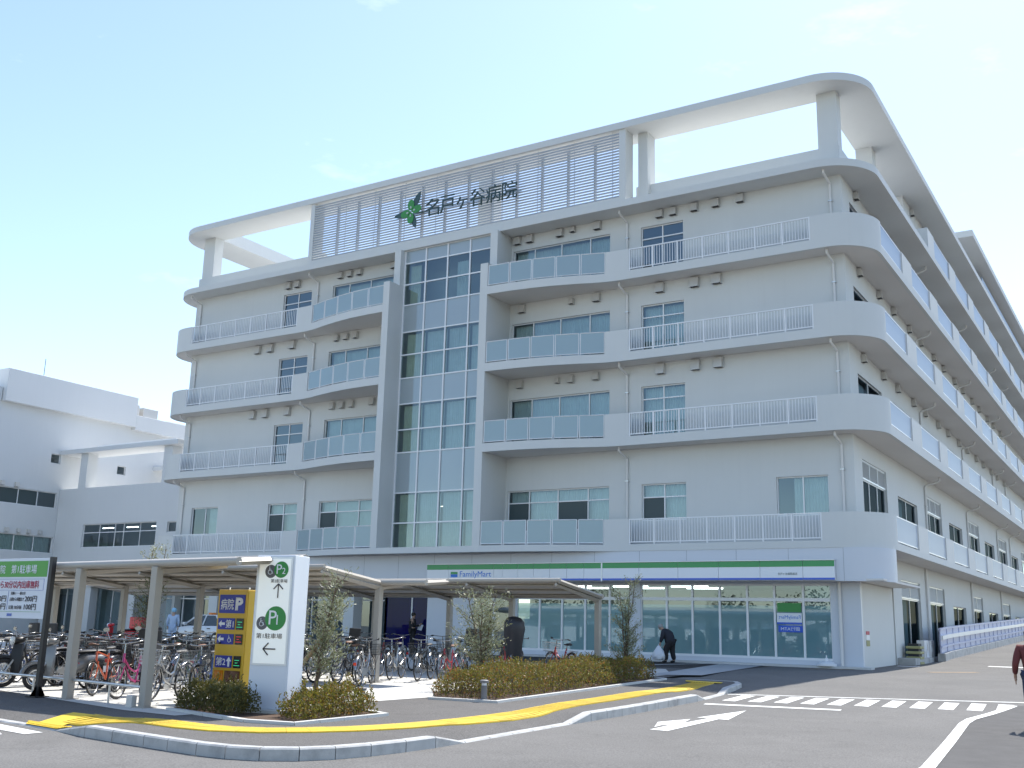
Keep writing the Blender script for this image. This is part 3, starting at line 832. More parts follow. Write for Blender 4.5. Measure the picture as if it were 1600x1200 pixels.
# set-back sixth storey along the rear half of the side
ops6 = [(52.0+5.8*i, 54.6+5.8*i, 19.6, 21.22) for i in range(10) if 54.6+5.8*i < YEND-1]
mb = MB(SIDE); wall_panel(mb, 50.9, YEND, 18.80, 22.05, .2, ops6); mb.build('side_wall', 'wall', hosp)
MB().box(-44.6, WX-.2, 50.9, 51.1, 18.8, 22.04).build('front_wall', 'wall', hosp)
for a, b, c, d in ops6: window(hosp, SIDE, a, b, c, d, vb=[(a+b)/2], glass='glass_side', curtain=None, frame='alu')
for i in range(12): hood(SIDE, 52.6+3.1*i, 21.75, .28)
MB().box(SX-.15, SX, 49.8, 51.35, 18.80, 19.82).build('parapet', 'wall', hosp)
MB().box(WX, SX-.15, 49.8, 49.95, 18.80, 19.82).build('parapet', 'wall', hosp)
for i in range(10):
    a = 51.35+5.78*i; b = a+3.95
    if b+1.83 > YEND: break
    MB().box(SX-.15, SX, b, b+1.83, 18.80, 19.82).build('parapet', 'wall', hosp)
    f_ = MB().box(SX-.08, SX-.04, a, b, 19.775, 19.82).box(SX-.08, SX-.04, a, b, 18.84, 18.88).build('side_railing', 'white_metal', hosp)
    MB().box(SX-.068, SX-.052, a+.02, b-.02, 18.88, 19.775).build('glass_panel', 'frosted_blue', f_)
for i in range(5): MB().box(LWX, LWX+.75, 46+5.8*i, 46.7+5.8*i, 19.72, 22.05).build('roof_pier', 'wall', hosp)
# louvred screen
mb = MB(); mb.box(-36.05, -35.80, 38.0, 38.75, 18.80, 22.05); mb.box(-18.55, -18.25, 38.0, 38.75, 18.80, 22.05); mb.box(-35.80, -18.55, 38.0, 38.16, 18.80, 18.97)
scr = mb.build('louvre_screen', 'wall', hosp)
slat = MB(); slat.box(-35.80, -18.55, 38.03, 38.10, 0, .060)
slat_me = slat.mesh('louvre_slat', 'louvre')
for i in range(23): link('louvre_slat', slat_me, scr, (0, 0, 19.0+.1305*i))
for i in range(13):
    x = -34.9+1.345*i
    MB().box(x-.04, x+.04, 38.75, 38.9, 18.80, 22.05).build('screen_post', 'louvre', scr)
for i in range(9):
    x = -33.8+1.86*i
    MB().box(x-.012, x+.012, 38.135, 38.165, 18.97, 22.05).build('slat_hanger', 'silver', scr)
MB().box(-27.75, -26.9, 41.0, 41.8, 18.8, 22.9).build('stair_shaft', 'wall', hosp)
# taller block further back
mb = MB(); mb.box(-30, -10.6, 68.5, YEND+30, 18.8, 24.9); mb.build('rear_block', 'wall', hosp)
MB().box(-31, SX-.15, 66.0, YEND+30, 24.9, 25.3).build('roof_canopy', 'wall', hosp)
MB().box(-10.6, -9.4, 70.5, 71.2, 22.75, 24.9).build('roof_pier', 'wall', hosp)
MB().box(-9.05, -9.0, 72.5, YEND, 22.8, 24.3).build('glass_panel', 'frosted_blue', hosp)
# lightning rods
for x, y in ((-41.2, 46), (-40.4, 46.3)): MB().tube([(x, y, 18.8), (x, y, 22.2)], .025, 5).build('lightning_rod', 'silver', hosp)

# ---- ground floor
band = [(LX+1.0, 38.0), (-39, 38.0)]
mb = MB(); pathb = [(-48.5, FY+.02), (SX-1.4, FY+.02)]+arc(SX-1.4, FY+1.42, 1.4, -90, 0, 10)
ribbon(mb, pathb, 2.96, 4.12, .12)
gb = mb.build('fascia_band', 'wall_panel', hosp, smooth=30)
for i in range(20):                                           # joints of the fascia panels stand proud as thin seams
    x = -43.0+1.95*i
    if x < -9.8: MB().box(x-.006, x+.006, FY+.016, FY+.03, 2.97, 4.11).build('panel_seam', 'seam', gb)
MB().prism([(-48.5, FY+.16), (SX-.2, FY+.16), (SX-.2, 44.2), (-48.5, 44.2)], 2.98, 3.05).build('ground_soffit', 'soffit', hosp)
GOPS = [(-18.06, -10.62, .22, 2.92), (-26.05, -18.52, .22, 2.92)]
mb = MB(FRONT); wall_panel(mb, -28.4, -9.57, -.2, 2.98, .2, [(-18.06, -10.62, .22, 2.90), (-23.80, -18.55, .22, 2.90), (-26.05, -23.82, .10, 2.90)])
mb.build('shop_wall', 'wall_panel', hosp)
# shop glazing: seven bays right of the pier
bays = [-18.06, -16.98, -15.92, -14.82, -13.74, -12.70, -11.63, -10.62]
def shopfront(bays, name, lower, upper):
    mb = MB(FRONT); d0 = .05
    mb.box(bays[0], bays[-1], d0, d0+.1, 2.84, 2.90); mb.box(bays[0], bays[-1], d0-.02, d0+.1, .22, .30)
    mb.box(bays[0]+.04, bays[-1]-.04, d0-.004, d0+.1, 2.28, 2.40)
    for x in bays: mb.box(max(x-.04, bays[0]), min(x+.04, bays[-1]), d0+.003, d0+.09, .30, 2.84)
    f = mb.build(name, 'white_metal', hosp)
    for i in range(len(bays)-1):
        a, b = bays[i]+.04, bays[i+1]-.04
        MB(FRONT).quad((a, d0+.05, .30), (b, d0+.05, .30), (b, d0+.05, 2.12 if lower[i] == 'shop_film' else 2.28), (a, d0+.05, 2.12 if lower[i] == 'shop_film' else 2.28)).build('pane', lower[i], f)
        if lower[i] == 'shop_film': MB(FRONT).quad((a, d0+.05, 2.12), (b, d0+.05, 2.12), (b, d0+.05, 2.28), (a, d0+.05, 2.28)).build('pane', 'glass_dark', f)
        MB(FRONT).quad((a, d0+.05, 2.40), (b, d0+.05, 2.40), (b, d0+.05, 2.84), (a, d0+.05, 2.84)).build('pane', upper[i], f)
    return f
sf1 = shopfront(bays, 'shop_window', ['shop_film']*7, ['glass_dark', 'glass_dark', 'glass']+['glass']*4)
sf2 = shopfront([-23.80, -22.68, -21.62, -20.55, -19.45, -18.55], 'shop_window', ['shop_film']*5, ['glass']*5)
# automatic door
mb = MB(FRONT); mb.box(-26.05, -23.82, .05, .15, 2.45, 2.90)
for x in (-26.05, -24.98, -23.90): mb.box(x, x+.08, .06, .14, .10, 2.45)
dr = mb.build('shop_door', 'white_metal', hosp)
for a, b in ((-25.97, -24.98), (-24.90, -23.90)): MB(FRONT).quad((a, .1, .1), (b, .1, .1), (b, .1, 2.45), (a, .1, 2.45)).build('pane', 'glass_dark', dr)
# shop interior: ceiling, lamps, shelves seen through the upper panes
MB().box(-27.5, -10, 39.25, 46.5, 2.99, 3.04).build('shop_ceiling', 'ceiling_tile', hosp)
for j in range(3):
    for i in range(4): MB().box(-26.2+2.7*i, -24.6+2.7*i, 40.4+1.7*j, 40.52+1.7*j, 2.92, 2.98).build('lamp_tube', 'lamp_tube', hosp)
MB().box(-27.5, -10, 46.4, 46.5, 0, 3).build('shop_back_wall', 'room', hosp)
MB().box(-28.4, -9.77, 39.2, 46.4, -.1, .02).build('shop_floor', 'grey_slab', hosp)
for i in range(5): MB().box(-25.5+3.1*i, -23.3+3.1*i, 41.2, 41.6, .02, 1.5).build('shop_shelf', 'soil', hosp)
# pier pipe by the shop
MB(FRONT).tube([(-10.28, -.09, 2.96), (-10.28, -.09, .05)], .06, 8).build('drain_pipe', 'pipe', hosp, smooth=40)
# side wall of the ground floor: solid block, then louvred windows
mb = MB(SIDE); gops = []
for i in range(9):
    a = 45.7+5.8*i if i else 45.7
    b = a+3.7
    if i == 1: a, b = 51.55, 55.1
    lou = i in (0, 1, 3, 5, 7)
    gops.append((a, b, .25 if i < 2 else 1.1, 3.40 if lou else 2.68, lou))
wall_panel(mb, 44.2, YEND, -.4, 4.13, .2, [g[:4] for g in gops]); mb.build('side_wall', 'wall', hosp)
for (a, b, c, d, lou) in gops:
    window(hosp, SIDE, a, b, c, 2.66 if lou else d, vb=[a+1.85], glass='glass_side', curtain='curtain' if lou else None, cur_range=(a+1.4, a+2.5), frame='alu')
    if lou:
        l = MB(SIDE).box(a, b, .05, .10, 2.66, 2.72).box(a, b, .05, .10, d-.05, d).box(a+1.82, a+1.88, .045, .1, 2.72, d-.05).build('vent_louvre', 'alu', hosp)
        sl = MB(SIDE)
        for q in range(9):
            zz = 2.73+(d-.05-2.73)*q/9; sl.quad((a+.03, .05, zz), (b-.03, .05, zz), (b-.03, .09, zz+.095), (a+.03, .09, zz+.095))
        sl.build('louvre_slats', 'side_louvre', l)['kind'] = 'stuff'
        MB(SIDE).quad((a, .14, 2.7), (b, .14, 2.7), (b, .14, d), (a, .14, d)).build('backing', 'dark_gap', l)
MB().box(-11.6, WX, WY+.2, 44.0, -.2, 2.98).build('corner_block', 'wall', hosp, bevel=.04)
MB().box(-11.6, WX-.3, 44.0, 44.2, -.2, 4.1).build('recess_wall', 'wall', hosp)
for u in (50.6, 62.8, 74.0): MB(SIDE).tube([(u, -.07, 4.1), (u, -.07, .2)], .05, 8).build('drain_pipe', 'pipe', hosp, smooth=40)
# ground floor left of the shop: blue-filmed glazing, columns and set-back entrance glass
ENT = lambda u, v, w: (u, 39.6+v, w)
bl = [-31.2, -29.7, -28.5]
mb = MB(ENT); mb.box(-31.2, -28.5, .0, .1, 2.88, 2.96); mb.box(-31.2, -28.5, 0, .1, -.05, .1)
for x in bl: mb.box(x-.035, x+.035, .003, .09, .1, 2.88)
bf = mb.build('entrance_glazing', 'white_metal', hosp)
for a, b in zip(bl, bl[1:]): MB(ENT).quad((a, .05, .1), (b, .05, .1), (b, .05, 2.88), (a, .05, 2.88)).build('pane', 'blue_film', bf)
MB().box(-28.5, -28.38, 39.2, 39.7, -.1, 2.97).build('recess_wall', 'wall_panel', hosp)
xs = [-46.2+1.5*i for i in range(11)]
mb = MB(ENT); mb.box(-46.2, -31.3, 0, .1, 2.88, 2.96); mb.box(-46.2, -31.3, 0, .1, -.05, .1); mb.box(-46.2, -31.3, -.004, .1, 2.15, 2.22)
for x in xs: mb.box(x-.035, x+.035, .003, .09, .1, 2.88)
eg = mb.build('entrance_glazing', 'white_metal', hosp)
for a, b in zip(xs, xs[1:]): MB(ENT).quad((a, .05, .1), (b, .05, .1), (b, .05, 2.88), (a, .05, 2.88)).build('pane', 'glass_dark', eg)
MB().box(-48.5, -31, 43, 43.1, -.1, 3).build('inner_wall', 'room', hosp)
for x in (-45.6, -41.2, -36.8, -32.4): MB().box(x-.3, x+.3, 38.4, 39.0, -.1, 2.98).build('column', 'wall', hosp)

# ---- rooftop sign
rs = empty('rooftop_sign', (-29.38, 37.75, 20.28)); rs.location = (0, 0, 0)
tag(rs, 'green leaf emblem and dark Japanese lettering fixed on the rooftop louvres', 'sign')
def petal(cx, cz, ang, L, w, m, name, y, base=.05, rnd=False):
    pts = []; n = 14
    for i in range(n+1):
        t = i/n; pts.append((base+L*t, w*(math.sqrt(max(0, 1-(2*t-1)**2)) if rnd else math.sin(math.pi*t)**.8)))
    pts = pts+[(x, -h) for x, h in pts[-2:0:-1]]
    mb = MB(); a = R(ang)
    P = [(cx+x*math.cos(a)-h*math.sin(a), y, cz+x*math.sin(a)+h*math.cos(a)) for x, h in pts]
    n = len(P); i0 = mb.p(*P); mb.p(*[(p[0], p[1]+.04, p[2]) for p in P])
    mb.f.append(tuple(range(n-1, -1, -1)) if False else tuple(i0+k for k in range(n)))
    for k in range(n): mb.f.append((i0+k, i0+(k+1) % n, i0+n+(k+1) % n, i0+n+k))
    return mb.build(name, m, rs)
cx, cz, yy = -29.38, 20.30, 37.70
for ang, L, w in ((62, 1.02, .16), (186, .98, .15), (288, .86, .15)): petal(cx, cz, ang, L, w, 'letter_green', 'emblem_leaf', yy+.03)
for ang in (92, 12, 192, 268): 
    p_ = petal(cx, cz, ang, .56, .185, 'emblem_green', 'emblem_petal', yy, rnd=True)
    petal(cx, cz, ang, .13, .045, 'petal_gloss', 'petal_highlight', yy-.012, base=.14, rnd=True)  # pale highlight put onto each petal as a coloured piece
for i, ch in enumerate("名戸ヶ谷病院"):
    x = -28.50+.86*i+(.0 if i < 3 else -.03)
    w = .80 if ch != "ヶ" else .60
    z = 19.83 if ch != "ヶ" else 19.84
    xx = x if ch != "ヶ" else x+.06
    text('letter', ch, 'letter_green', rs, (xx, 37.70, z), (1, 0, 0), (0, 0, 1), width=w, height=.86 if ch != "ヶ" else .62, extrude=.06, weight=-.004)
MB().box(-30.2, -23.4, 37.98, 38.02, 20.24, 20.28).build('sign_rail', 'silver', rs)

# ---- shop sign band
ss = empty('shop_sign', (0, 0, 0)); tag(ss, 'long green, white and blue sign band above the shop windows', 'sign')
jx = [-27.66, -26.51, -24.23, -23.81, -23.05, -22.31, -21.55, -20.77, -19.99, -19.20, -17.60, -15.99, -14.39, -12.81, -11.25, -10.13]
for a, b in zip(jx, jx[1:]):
    p = MB().box(a+.006, b-.006, 37.86, 37.98, 2.99, 3.67).build('sign_panel', 'sign_white', ss)
    MB().box(a+.006, b-.006, 37.853, 37.859, 3.455, 3.665).build('green_stripe', 'sign_green', p)
    MB().box(a+.006, b-.006, 37.853, 37.859, 2.993, 3.065).build('blue_stripe', 'sign_blue', p)
MB().box(-27.68, -10.11, 37.82, 37.98, 3.672, 3.70).build('sign_trim', 'alu', ss)
MB().box(-19.23, -19.17, 37.845, 37.98, 2.95, 3.70).build('sign_trim', 'alu', ss)
MB().box(-26.40, -26.05, 37.852, 37.858, 3.26, 3.36).build('logo_stripe', 'sign_green', ss)
MB().box(-26.40, -26.05, 37.852, 37.858, 3.13, 3.255).build('logo_stripe', 'logo_blue', ss)
text('letters', "FamilyMart", 'logo_blue', ss, (-25.93, 37.857, 3.08), (1, 0, 0), (0, 0, 1), width=1.58, height=.30, extrude=.004, weight=0)
text('letters', "名戸ヶ谷病院前店", 'letter_green', ss, (-12.15, 37.857, 3.16), (1, 0, 0), (0, 0, 1), width=.70, height=.09, extrude=.003)
# poster signs on the sixth shop pane
hs = empty('window_poster_sign'); tag(hs, 'green, white and blue poster signs on the right shop window', 'sign')
MB().box(-12.60, -11.72, 39.050, 39.062, 1.90, 2.22).build('green_panel', 'emblem_green', hs)
MB().box(-12.62, -11.70, 39.050, 39.062, 1.46, 1.86).build('white_panel', 'sign_white', hs)
MB().box(-12.62, -11.70, 39.042, 39.047, 1.46, 1.53).build('blue_edge', 'sign_blue', hs)
text('letters', "FamilyMart", 'logo_blue', hs, (-11.75, 39.045, 1.62), (-1, 0, 0), (0, 0, 1), width=.80, height=.16, extrude=.003)
MB().box(-12.58, -11.68, 39.050, 39.062, 1.18, 1.42).build('blue_panel', 'sign_blue', hs)
text('letters', "銀行ATM", 'sign_white', hs, (-11.78, 39.045, 1.23), (-1, 0, 0), (0, 0, 1), width=.70, height=.14, extrude=.003)
# ================================================================ OTHER BUILDINGS
# low wing left of the hospital, with a roof-terrace pergola
wing = empty('low_wing_building'); tag(wing, 'low white wing with a roof terrace pergola, left of the hospital', 'building')
WG = lambda u, v, w: (u, 43+v, w)
mb = MB(WG); wall_panel(mb, -60.96, -45.12, 3.0, 9.10, .2, [(-58.25, -51.45, 5.33, 6.78), (-50.5, -49.3, 6.1, 6.73)]); mb.build('front_wall', 'annex_wall', wing)
window(wing, WG, -58.25, -51.45, 5.33, 6.78, vb=[-56.7, -55.25, -54.45, -52.95], hb=[6.25], curtain=None, glass='glass_dark')
window(wing, WG, -50.5, -49.3, 6.1, 6.73, curtain=None, glass='glass_dark')
for i in range(3): MB(WG).box(-57.9+2.3*i, -56.9+2.3*i, 1.2, 1.3, 6.62, 6.68).build('lamp_tube', 'lamp_tube', wing)
MB().box(-60.9, -45.2, 43.2, 58, 8.3, 8.5).build('roof_slab', 'annex_wall', wing)
MB().box(-60.9, -45.2, 47, 47.2, 3, 8.3).build('inner_wall', 'room', wing)
mb = MB(); mb.prism([(-62.6, 42.7), (-49.9, 42.7), (-49.9, 44.6), (-62.6, 44.6)], 11.33, 11.60); mb.prism([(-51.6, 44.6), (-49.9, 44.6), (-49.9, 52), (-51.6, 52)], 11.33, 11.60)
mb.prism([(-62.6, 50.2), (-51.6, 50.2), (-51.6, 52), (-62.6, 52)], 11.33, 11.60)
mb.build('pergola_roof', 'annex_wall', wing)
MB().box(-57.5, -50.3, 42.9, 44.4, 11.60, 11.72).build('pergola_flashing', 'white_metal', wing)
for a, b, c, d in ((-59.2, -58.5, 43.0, 43.75), (-51.4, -50.65, 43.0, 43.75), (-51.4, -50.65, 50.4, 51.15), (-59.2, -58.5, 50.4, 51.15)): MB().box(a, b, c+.004, d, 9.10, 11.33).build('pergola_pier', 'annex_wall', wing)
MB(WG).box(-62.0, -46.5, -.9, .0, 2.9, 3.05).build('ground_canopy', 'annex_wall', wing)
gx = [-60.5+1.45*i for i in range(10)]
mb = MB(WG); mb.box(-60.5, -47.4, .0, .1, 2.8, 3.0); mb.box(-60.5, -47.4, 0, .1, -.1, .1)
for x in gx: mb.box(x-.04, x+.04, .003, .09, .1, 2.8)
gg = mb.build('ground_glazing', 'alu', wing)
for a, b in zip(gx, gx[1:]): MB(WG).quad((a, .05, .1), (b, .05, .1), (b, .05, 2.8), (a, .05, 2.8)).build('pane', 'glass_dark', gg)
MB().box(-60.9, -45.3, 46.4, 46.5, -.1, 3).build('inner_wall', 'curtain', wing)
for x in (-60.2, -56, -52): MB().box(x-.25, x+.25, 42.2, 42.7, -.1, 2.9).build('column', 'annex_wall', wing)

annex = empty('annex_building'); tag(annex, 'tall plain white building with ribbon windows at the left edge', 'building')
AX = -60.98
AN = lambda u, v, w: (AX-v, u, w)
mb = MB(AN); wall_panel(mb, 24, 42.98, -.5, 14.05, .2, [(28, 42.84, 7.86, 8.85), (28, 42.92, 5.0, 6.03), (42.08, 42.78, 10.72, 11.35)]); mb.build('side_wall', 'annex_wall', annex)
mb = MB(AN); wall_panel(mb, 48.0, 66, 2.5, 13.86, .2, []); wall_panel(mb, 42.98, 48.0-.0, 2.5, 14.05, .2, [(47.2, 47.9, 10.66, 11.28)]); mb.build('side_wall', 'annex_wall', annex)
window(annex, AN, 28, 42.84, 7.86, 8.85, vb=[28+1.35*i for i in range(1, 11)], curtain='curtain', cur_range=(40.2, 41.6), dark={(9, 0), (8, 0)}, glass='glass_dark')
window(annex, AN, 28, 42.92, 5.0, 6.03, vb=[28+1.36*i for i in range(1, 11)], curtain='curtain')
window(annex, AN, 42.08, 42.78, 10.72, 11.35, curtain=None); window(annex, AN, 47.2, 47.9, 10.66, 11.28, curtain=None)
MB().box(AX-20, AX+.45, 38.15, 48.0, 14.05, 16.12).build('roof_parapet', 'annex_wall', annex, bevel=.02); MB().box(AX-20, AX+.45, 48.0, 66, 13.86, 14.9).build('roof_parapet', 'annex_wall', annex, bevel=.02)
MB().box(AX-20, AX-.3, 24.0, 24.2, -.5, 14.05).build('end_wall', 'annex_wall', annex)
MB().box(AX-20, AX+.1, 24.0, 38.1, 14.05, 14.9).build('roof_parapet', 'annex_wall', annex)
MB().box(AX-6, AX-5.9, 24, 66, -.5, 14).build('inner_wall', 'room', annex)
for y in (38.9, 39.9): hood(AN, y, 9.05, .25, annex)
for y in (38.5, 39.6, 40.4, 41.1, 41.9): hood(AN, y, 6.25, .22, annex)
for y0, y1, z1 in ((48.3, 49.25, 15.95), (49.6, 50.9, 15.85)):
    p = MB().box(AX-2.6, AX-.9, y0, y1, 14.9, z1).build('rooftop_unit', 'steel_hood', annex, bevel=.03)
MB().box(AX-.2, AX-.1, 51.0, 54.5, 14.95, 15.05).build('roof_rail', 'alu', annex)
MB().tube([(AX-1, 41.5, 16.1), (AX-1, 41.5, 17.6)], .02, 5).build('antenna', 'dark_gap', annex)

# ================================================================ BICYCLE SHELTERS
def shelter(label, cols, yc, zc, front=None, rear=None, slope=0.0, x_ref=0.0):
    s = empty('bicycle_shelter'); tag(s, label, 'shelter', 'beige bicycle shelters')
    def Y(x, y): return y+slope*(x-x_ref)
    for x in cols:
        y = Y(x, yc); g = gz(x, y); w = .075
        c = MB().box(x-w, x+w, y-w, y+w, g, zc-.02).build('column', 'beige_steel', s, bevel=.008)
        MB().box(x-.14, x+.14, y-.14, y+.14, g, g+.02).build('base_plate', 'beige_steel', c)
    for wing_ in (front, rear):
        if not wing_: continue
        x0, x1, y1, z1 = wing_
        mb = MB()                                             # thin sloping roof sheet
        q = [(x0, Y(x0, yc), zc+.03), (x1, Y(x1, yc), zc+.03), (x1, Y(x1, y1), z1+.03), (x0, Y(x0, y1), z1+.03)]
        i0 = mb.p(*[(a, b, c) for a, b, c in q]); mb.p(*[(a, b, c+.05) for a, b, c in q])
        flip = y1 < yc
        for f in ((3, 2, 1, 0), (4, 5, 6, 7), (0, 1, 5, 4), (1, 2, 6, 5), (2, 3, 7, 6), (3, 0, 4, 7)):
            f = f[::-1] if flip else f
            mb.f.append(tuple(i0+k for k in f))
        rf = mb.build('roof_sheet', 'beige_roof', s)
        n = 3
        for k in range(n):                                    # purlins under the sheet
            t = (k+.5)/n; yy, zz = yc+(y1-yc)*t, zc+(z1-zc)*t
            MB().tube([(x0, Y(x0, yy), zz), (x1, Y(x1, yy), zz)], .028, 4).build('purlin', 'beige_steel', rf)
        for x in cols:
            if x0-.1 <= x <= x1+.1:
                mb = MB()
                mb.tube([(x, Y(x, yc), zc-.06), (x, Y(x, y1), z1-.05)], [.085, .05], 4); mb.build('rafter', 'beige_steel', s)
        # edge trims: round gutter on the free edge, flat verge board at the ends
        MB().tube([(x0-.03, Y(x0, y1), z1+.055), (x1+.03, Y(x1, y1), z1+.055)], .055, 8).build('edge_gutter', 'beige_steel', s, smooth=50)
        for x in (x0, x1):
            mb = MB(); mb.tube([(x, Y(x, yc), zc+.03), (x, Y(x, y1), z1+.03)], .06, 4); mb.build('verge_trim', 'beige_steel', s)
    xa = min(w[0] for w in (front, rear) if w); xb = max(w[1] for w in (front, rear) if w)
    MB().tube([(xa, Y(xa, yc), zc+.04), (xb+.05, Y(xb, yc), zc+.04)], .07, 8).build('valley_gutter', 'beige_steel', s, smooth=50)
    return s
shelter('beige bicycle shelter nearest the street, left of the white parking pylon', [-14.95, -17.3, -20.8, -23.4], 12.62, 1.97, rear=(-27, -12.85, 14.2, 2.12), slope=-.10, x_ref=-14.95)
shelter('beige bicycle shelter in the middle row behind the olive tree', [-16.45, -19.6, -22.6, -25.7, -28.8, -31.9], 20.6, 2.03, front=(-36, -16.4, 18.5, 2.27), rear=(-36, -15.1, 21.5, 2.10))
shelter('beige bicycle shelter furthest back, in front of the shop entrance', [-13.75, -16.55, -18.75, -21.6, -24.5, -27.4], 26.9, 1.95, front=(-33, -13.65, 24.5, 2.26))
# low rail along the street front
fr = empty('bicycle_stop_rail'); tag(fr, 'low steel pipe rail between the shelter columns by the street', 'rail')
MB().tube([(-23.0, 13.45, -.02), (-19.8, 13.15, -.03), (-17.3, 12.88, -.04), (-15.0, 12.66, -.06)], .024, 8).build('rail_pipe', 'silver', fr, smooth=50)
for x in (-21.2, -18.6, -16.1): 
    y = 12.62-.1*(x+14.95)+.06; MB().tube([(x, y, gz(x, y)), (x, y, -.03)], .02, 8).build('rail_leg', 'silver', fr)
bx_ = MB().box(-15.22, -15.08, 12.45, 12.56, gz(-15, 12.5), gz(-15, 12.5)+.2).build('socket_box', 'steel_hood', bevel=.01); tag(bx_, 'small grey outlet box at the foot of the nearest column', 'box')

# ================================================================ SIGNS
mat('pylon_white', (.66, .70, .76), .4, coat=.1)
mat('pylon_face', (.78, .80, .78), .35, emit=(.9, .95, .9), estr=.12)
mat('circle_green', (.03, .24, .045), .45)
mat('circle_grey', (.11, .11, .115), .5)
mat('ink', (.05, .045, .05), .5)
mat('sign_yellow', (.60, .37, .015), .4, coat=.2, var=.03, vscale=2)
mat('yellow_side', (.56, .36, .02), .4)
mat('plate_blue', (.018, .03, .30), .4)
mat('plate_white', (.75, .77, .80), .4)
mat('led_black', (.010, .012, .012), .25)
mat('led_green', (.02, .2, .1), .5, emit=(.05, .8, .35), estr=.35)
mat('led_red', (.3, .02, .02), .5, emit=(.8, .04, .05), estr=.35)
mat('beacon_amber', (.62, .20, .005), .15, coat=.6)
mat('amber_dark', (.10, .035, .012), .15, coat=.6)
mat('black_steel', (.012, .012, .014), .45)
mat('board_white', (.66, .69, .74), .45)
mat('board_green', (.09, .33, .06), .5)
mat('ink_red', (.42, .03, .07), .5)
mat('ink_blue', (.10, .16, .45), .5)
def circle(name, c, r, m, parent, y, n=28):
    mb = MB(); i0 = mb.p(*[(c[0]+r*math.cos(2*math.pi*k/n), y, c[1]+r*math.sin(2*math.pi*k/n)) for k in range(n)])
    mb.p(*[(c[0]+r*math.cos(2*math.pi*k/n), y+.004, c[1]+r*math.sin(2*math.pi*k/n)) for k in range(n)])
    mb.f.append(tuple(i0+k for k in range(n)))
    for k in range(n): mb.f.append((i0+k, i0+n+k, i0+n+(k+1) % n, i0+(k+1) % n))
    return mb.build(name, m, parent)
def wheelchair(name, c, h, m, parent, y):
    """seated-figure pictogram: head, back, seat, leg and wheel arc"""
    mb = MB(); x, z = c; s = h/1.0; r = .045*s
    P = lambda pts, rr=r: mb.tube([(x+a*s, y, z+b*s) for a, b in pts], rr, 6)
    mb.torus((x-.10*s, y, z+.44*s), .03*s, .03*s, 'y', 10, 5)
    P([(-.10, .34), (-.08, .02), (.18, .02), (.30, -.30), (.38, -.27)])
    P([(-.09, .18), (.12, .18)], r*.8)
    mb.torus((x-.0*s, y, z-.14*s), .27*s, r*.8, 'y', 18, 5, R(120), R(385))
    return mb.build(name, m, parent)
def arrow(name, c, L, ang, m, parent, y, w=.012, head=.38):
    mb = MB(); a = R(ang); d = (math.cos(a), math.sin(a)); p = (-d[1], d[0])
    tip = (c[0]+d[0]*L/2, c[1]+d[1]*L/2); tail = (c[0]-d[0]*L/2, c[1]-d[1]*L/2)
    mb.tube([(tail[0], y, tail[1]), (tip[0], y, tip[1])], w, 4)
    for s in (-1, 1): mb.tube([(tip[0]-d[0]*L*head+s*p[0]*L*head, y, tip[1]-d[1]*L*head+s*p[1]*L*head), (tip[0], y, tip[1])], w, 4)
    return mb.build(name, m, parent)
def fat_arrow(name, c, L, ang, m, parent, y):
    a = R(ang); d = (math.cos(a), math.sin(a)); p = (-d[1], d[0])
    pts = [(-.5, -.14), (.05, -.14), (.05, -.38), (.5, 0), (.05, .38), (.05, .14), (-.5, .14)]
    mb = MB(); P = [(c[0]+L*(u*d[0]+v*p[0]), y, c[1]+L*(u*d[1]+v*p[1])) for u, v in pts]
    i0 = mb.p(*P); mb.p(*[(q[0], q[1]+.004, q[2]) for q in P]); n = len(P)
    mb.f.append(tuple(i0+k for k in range(n)))
    for k in range(n): mb.f.append((i0+k, i0+n+k, i0+n+(k+1) % n, i0+(k+1) % n))
    return mb.build(name, m, parent)

# white parking pylon
py = empty('parking_pylon', (-12.75, 13.2, 0)); tag(py, 'tall white parking pylon with green P1 and P2 circles', 'sign')
gzp = gz(-12.5, 13.3)
MB().prism([(-.50, -.12), (.50, -.12), (.50, .62), (-.50, .62)], gzp-.05, gzp+.07).build('plinth', 'kerb_clean', py, bevel=.01)
MB().box(-.36, .36, 0, .48, gzp+.07, 2.16).build('body', 'pylon_white', py, bevel=.012)
MB().box(-.325, .325, -.012, .002, .38, 2.125).build('face_frame', 'alu', py)
MB().box(-.295, .295, -.018, -.010, .41, 2.095).build('light_panel', 'pylon_face', py)
yf = -.024
circle('green_circle', (.12, 1.92), .135, 'circle_green', py, yf); circle('grey_circle', (-.075, 1.89), .108, 'circle_grey', py, yf+.003)
text('letters', "P", 'plate_white', py, (.035, yf-.001, 1.85), (1, 0, 0), (0, 0, 1), height=.155, extrude=.003)
text('letters', "2", 'plate_white', py, (.14, yf-.001, 1.85), (1, 0, 0), (0, 0, 1), height=.10, extrude=.003)
wheelchair('wheelchair_symbol', (-.085, 1.90), .14, 'plate_white', py, yf-.002)
text('letters', "第2駐車場", 'ink', py, (-.06, yf-.001, 1.705), (1, 0, 0), (0, 0, 1), width=.31, height=.062, extrude=.003)
arrow('arrow', (.09, 1.575), .23, 90, 'ink', py, yf-.004, w=.010)
circle('green_circle', (.075, 1.13), .195, 'circle_green', py, yf); circle('grey_circle', (-.17, 1.05), .108, 'circle_grey', py, yf+.003)
text('letters', "P", 'plate_white', py, (-.045, yf-.001, 1.03), (1, 0, 0), (0, 0, 1), height=.225, extrude=.003)
text('letters', "1", 'plate_white', py, (.10, yf-.001, 1.03), (1, 0, 0), (0, 0, 1), height=.155, extrude=.003)
wheelchair('wheelchair_symbol', (-.18, 1.06), .14, 'plate_white', py, yf-.002)
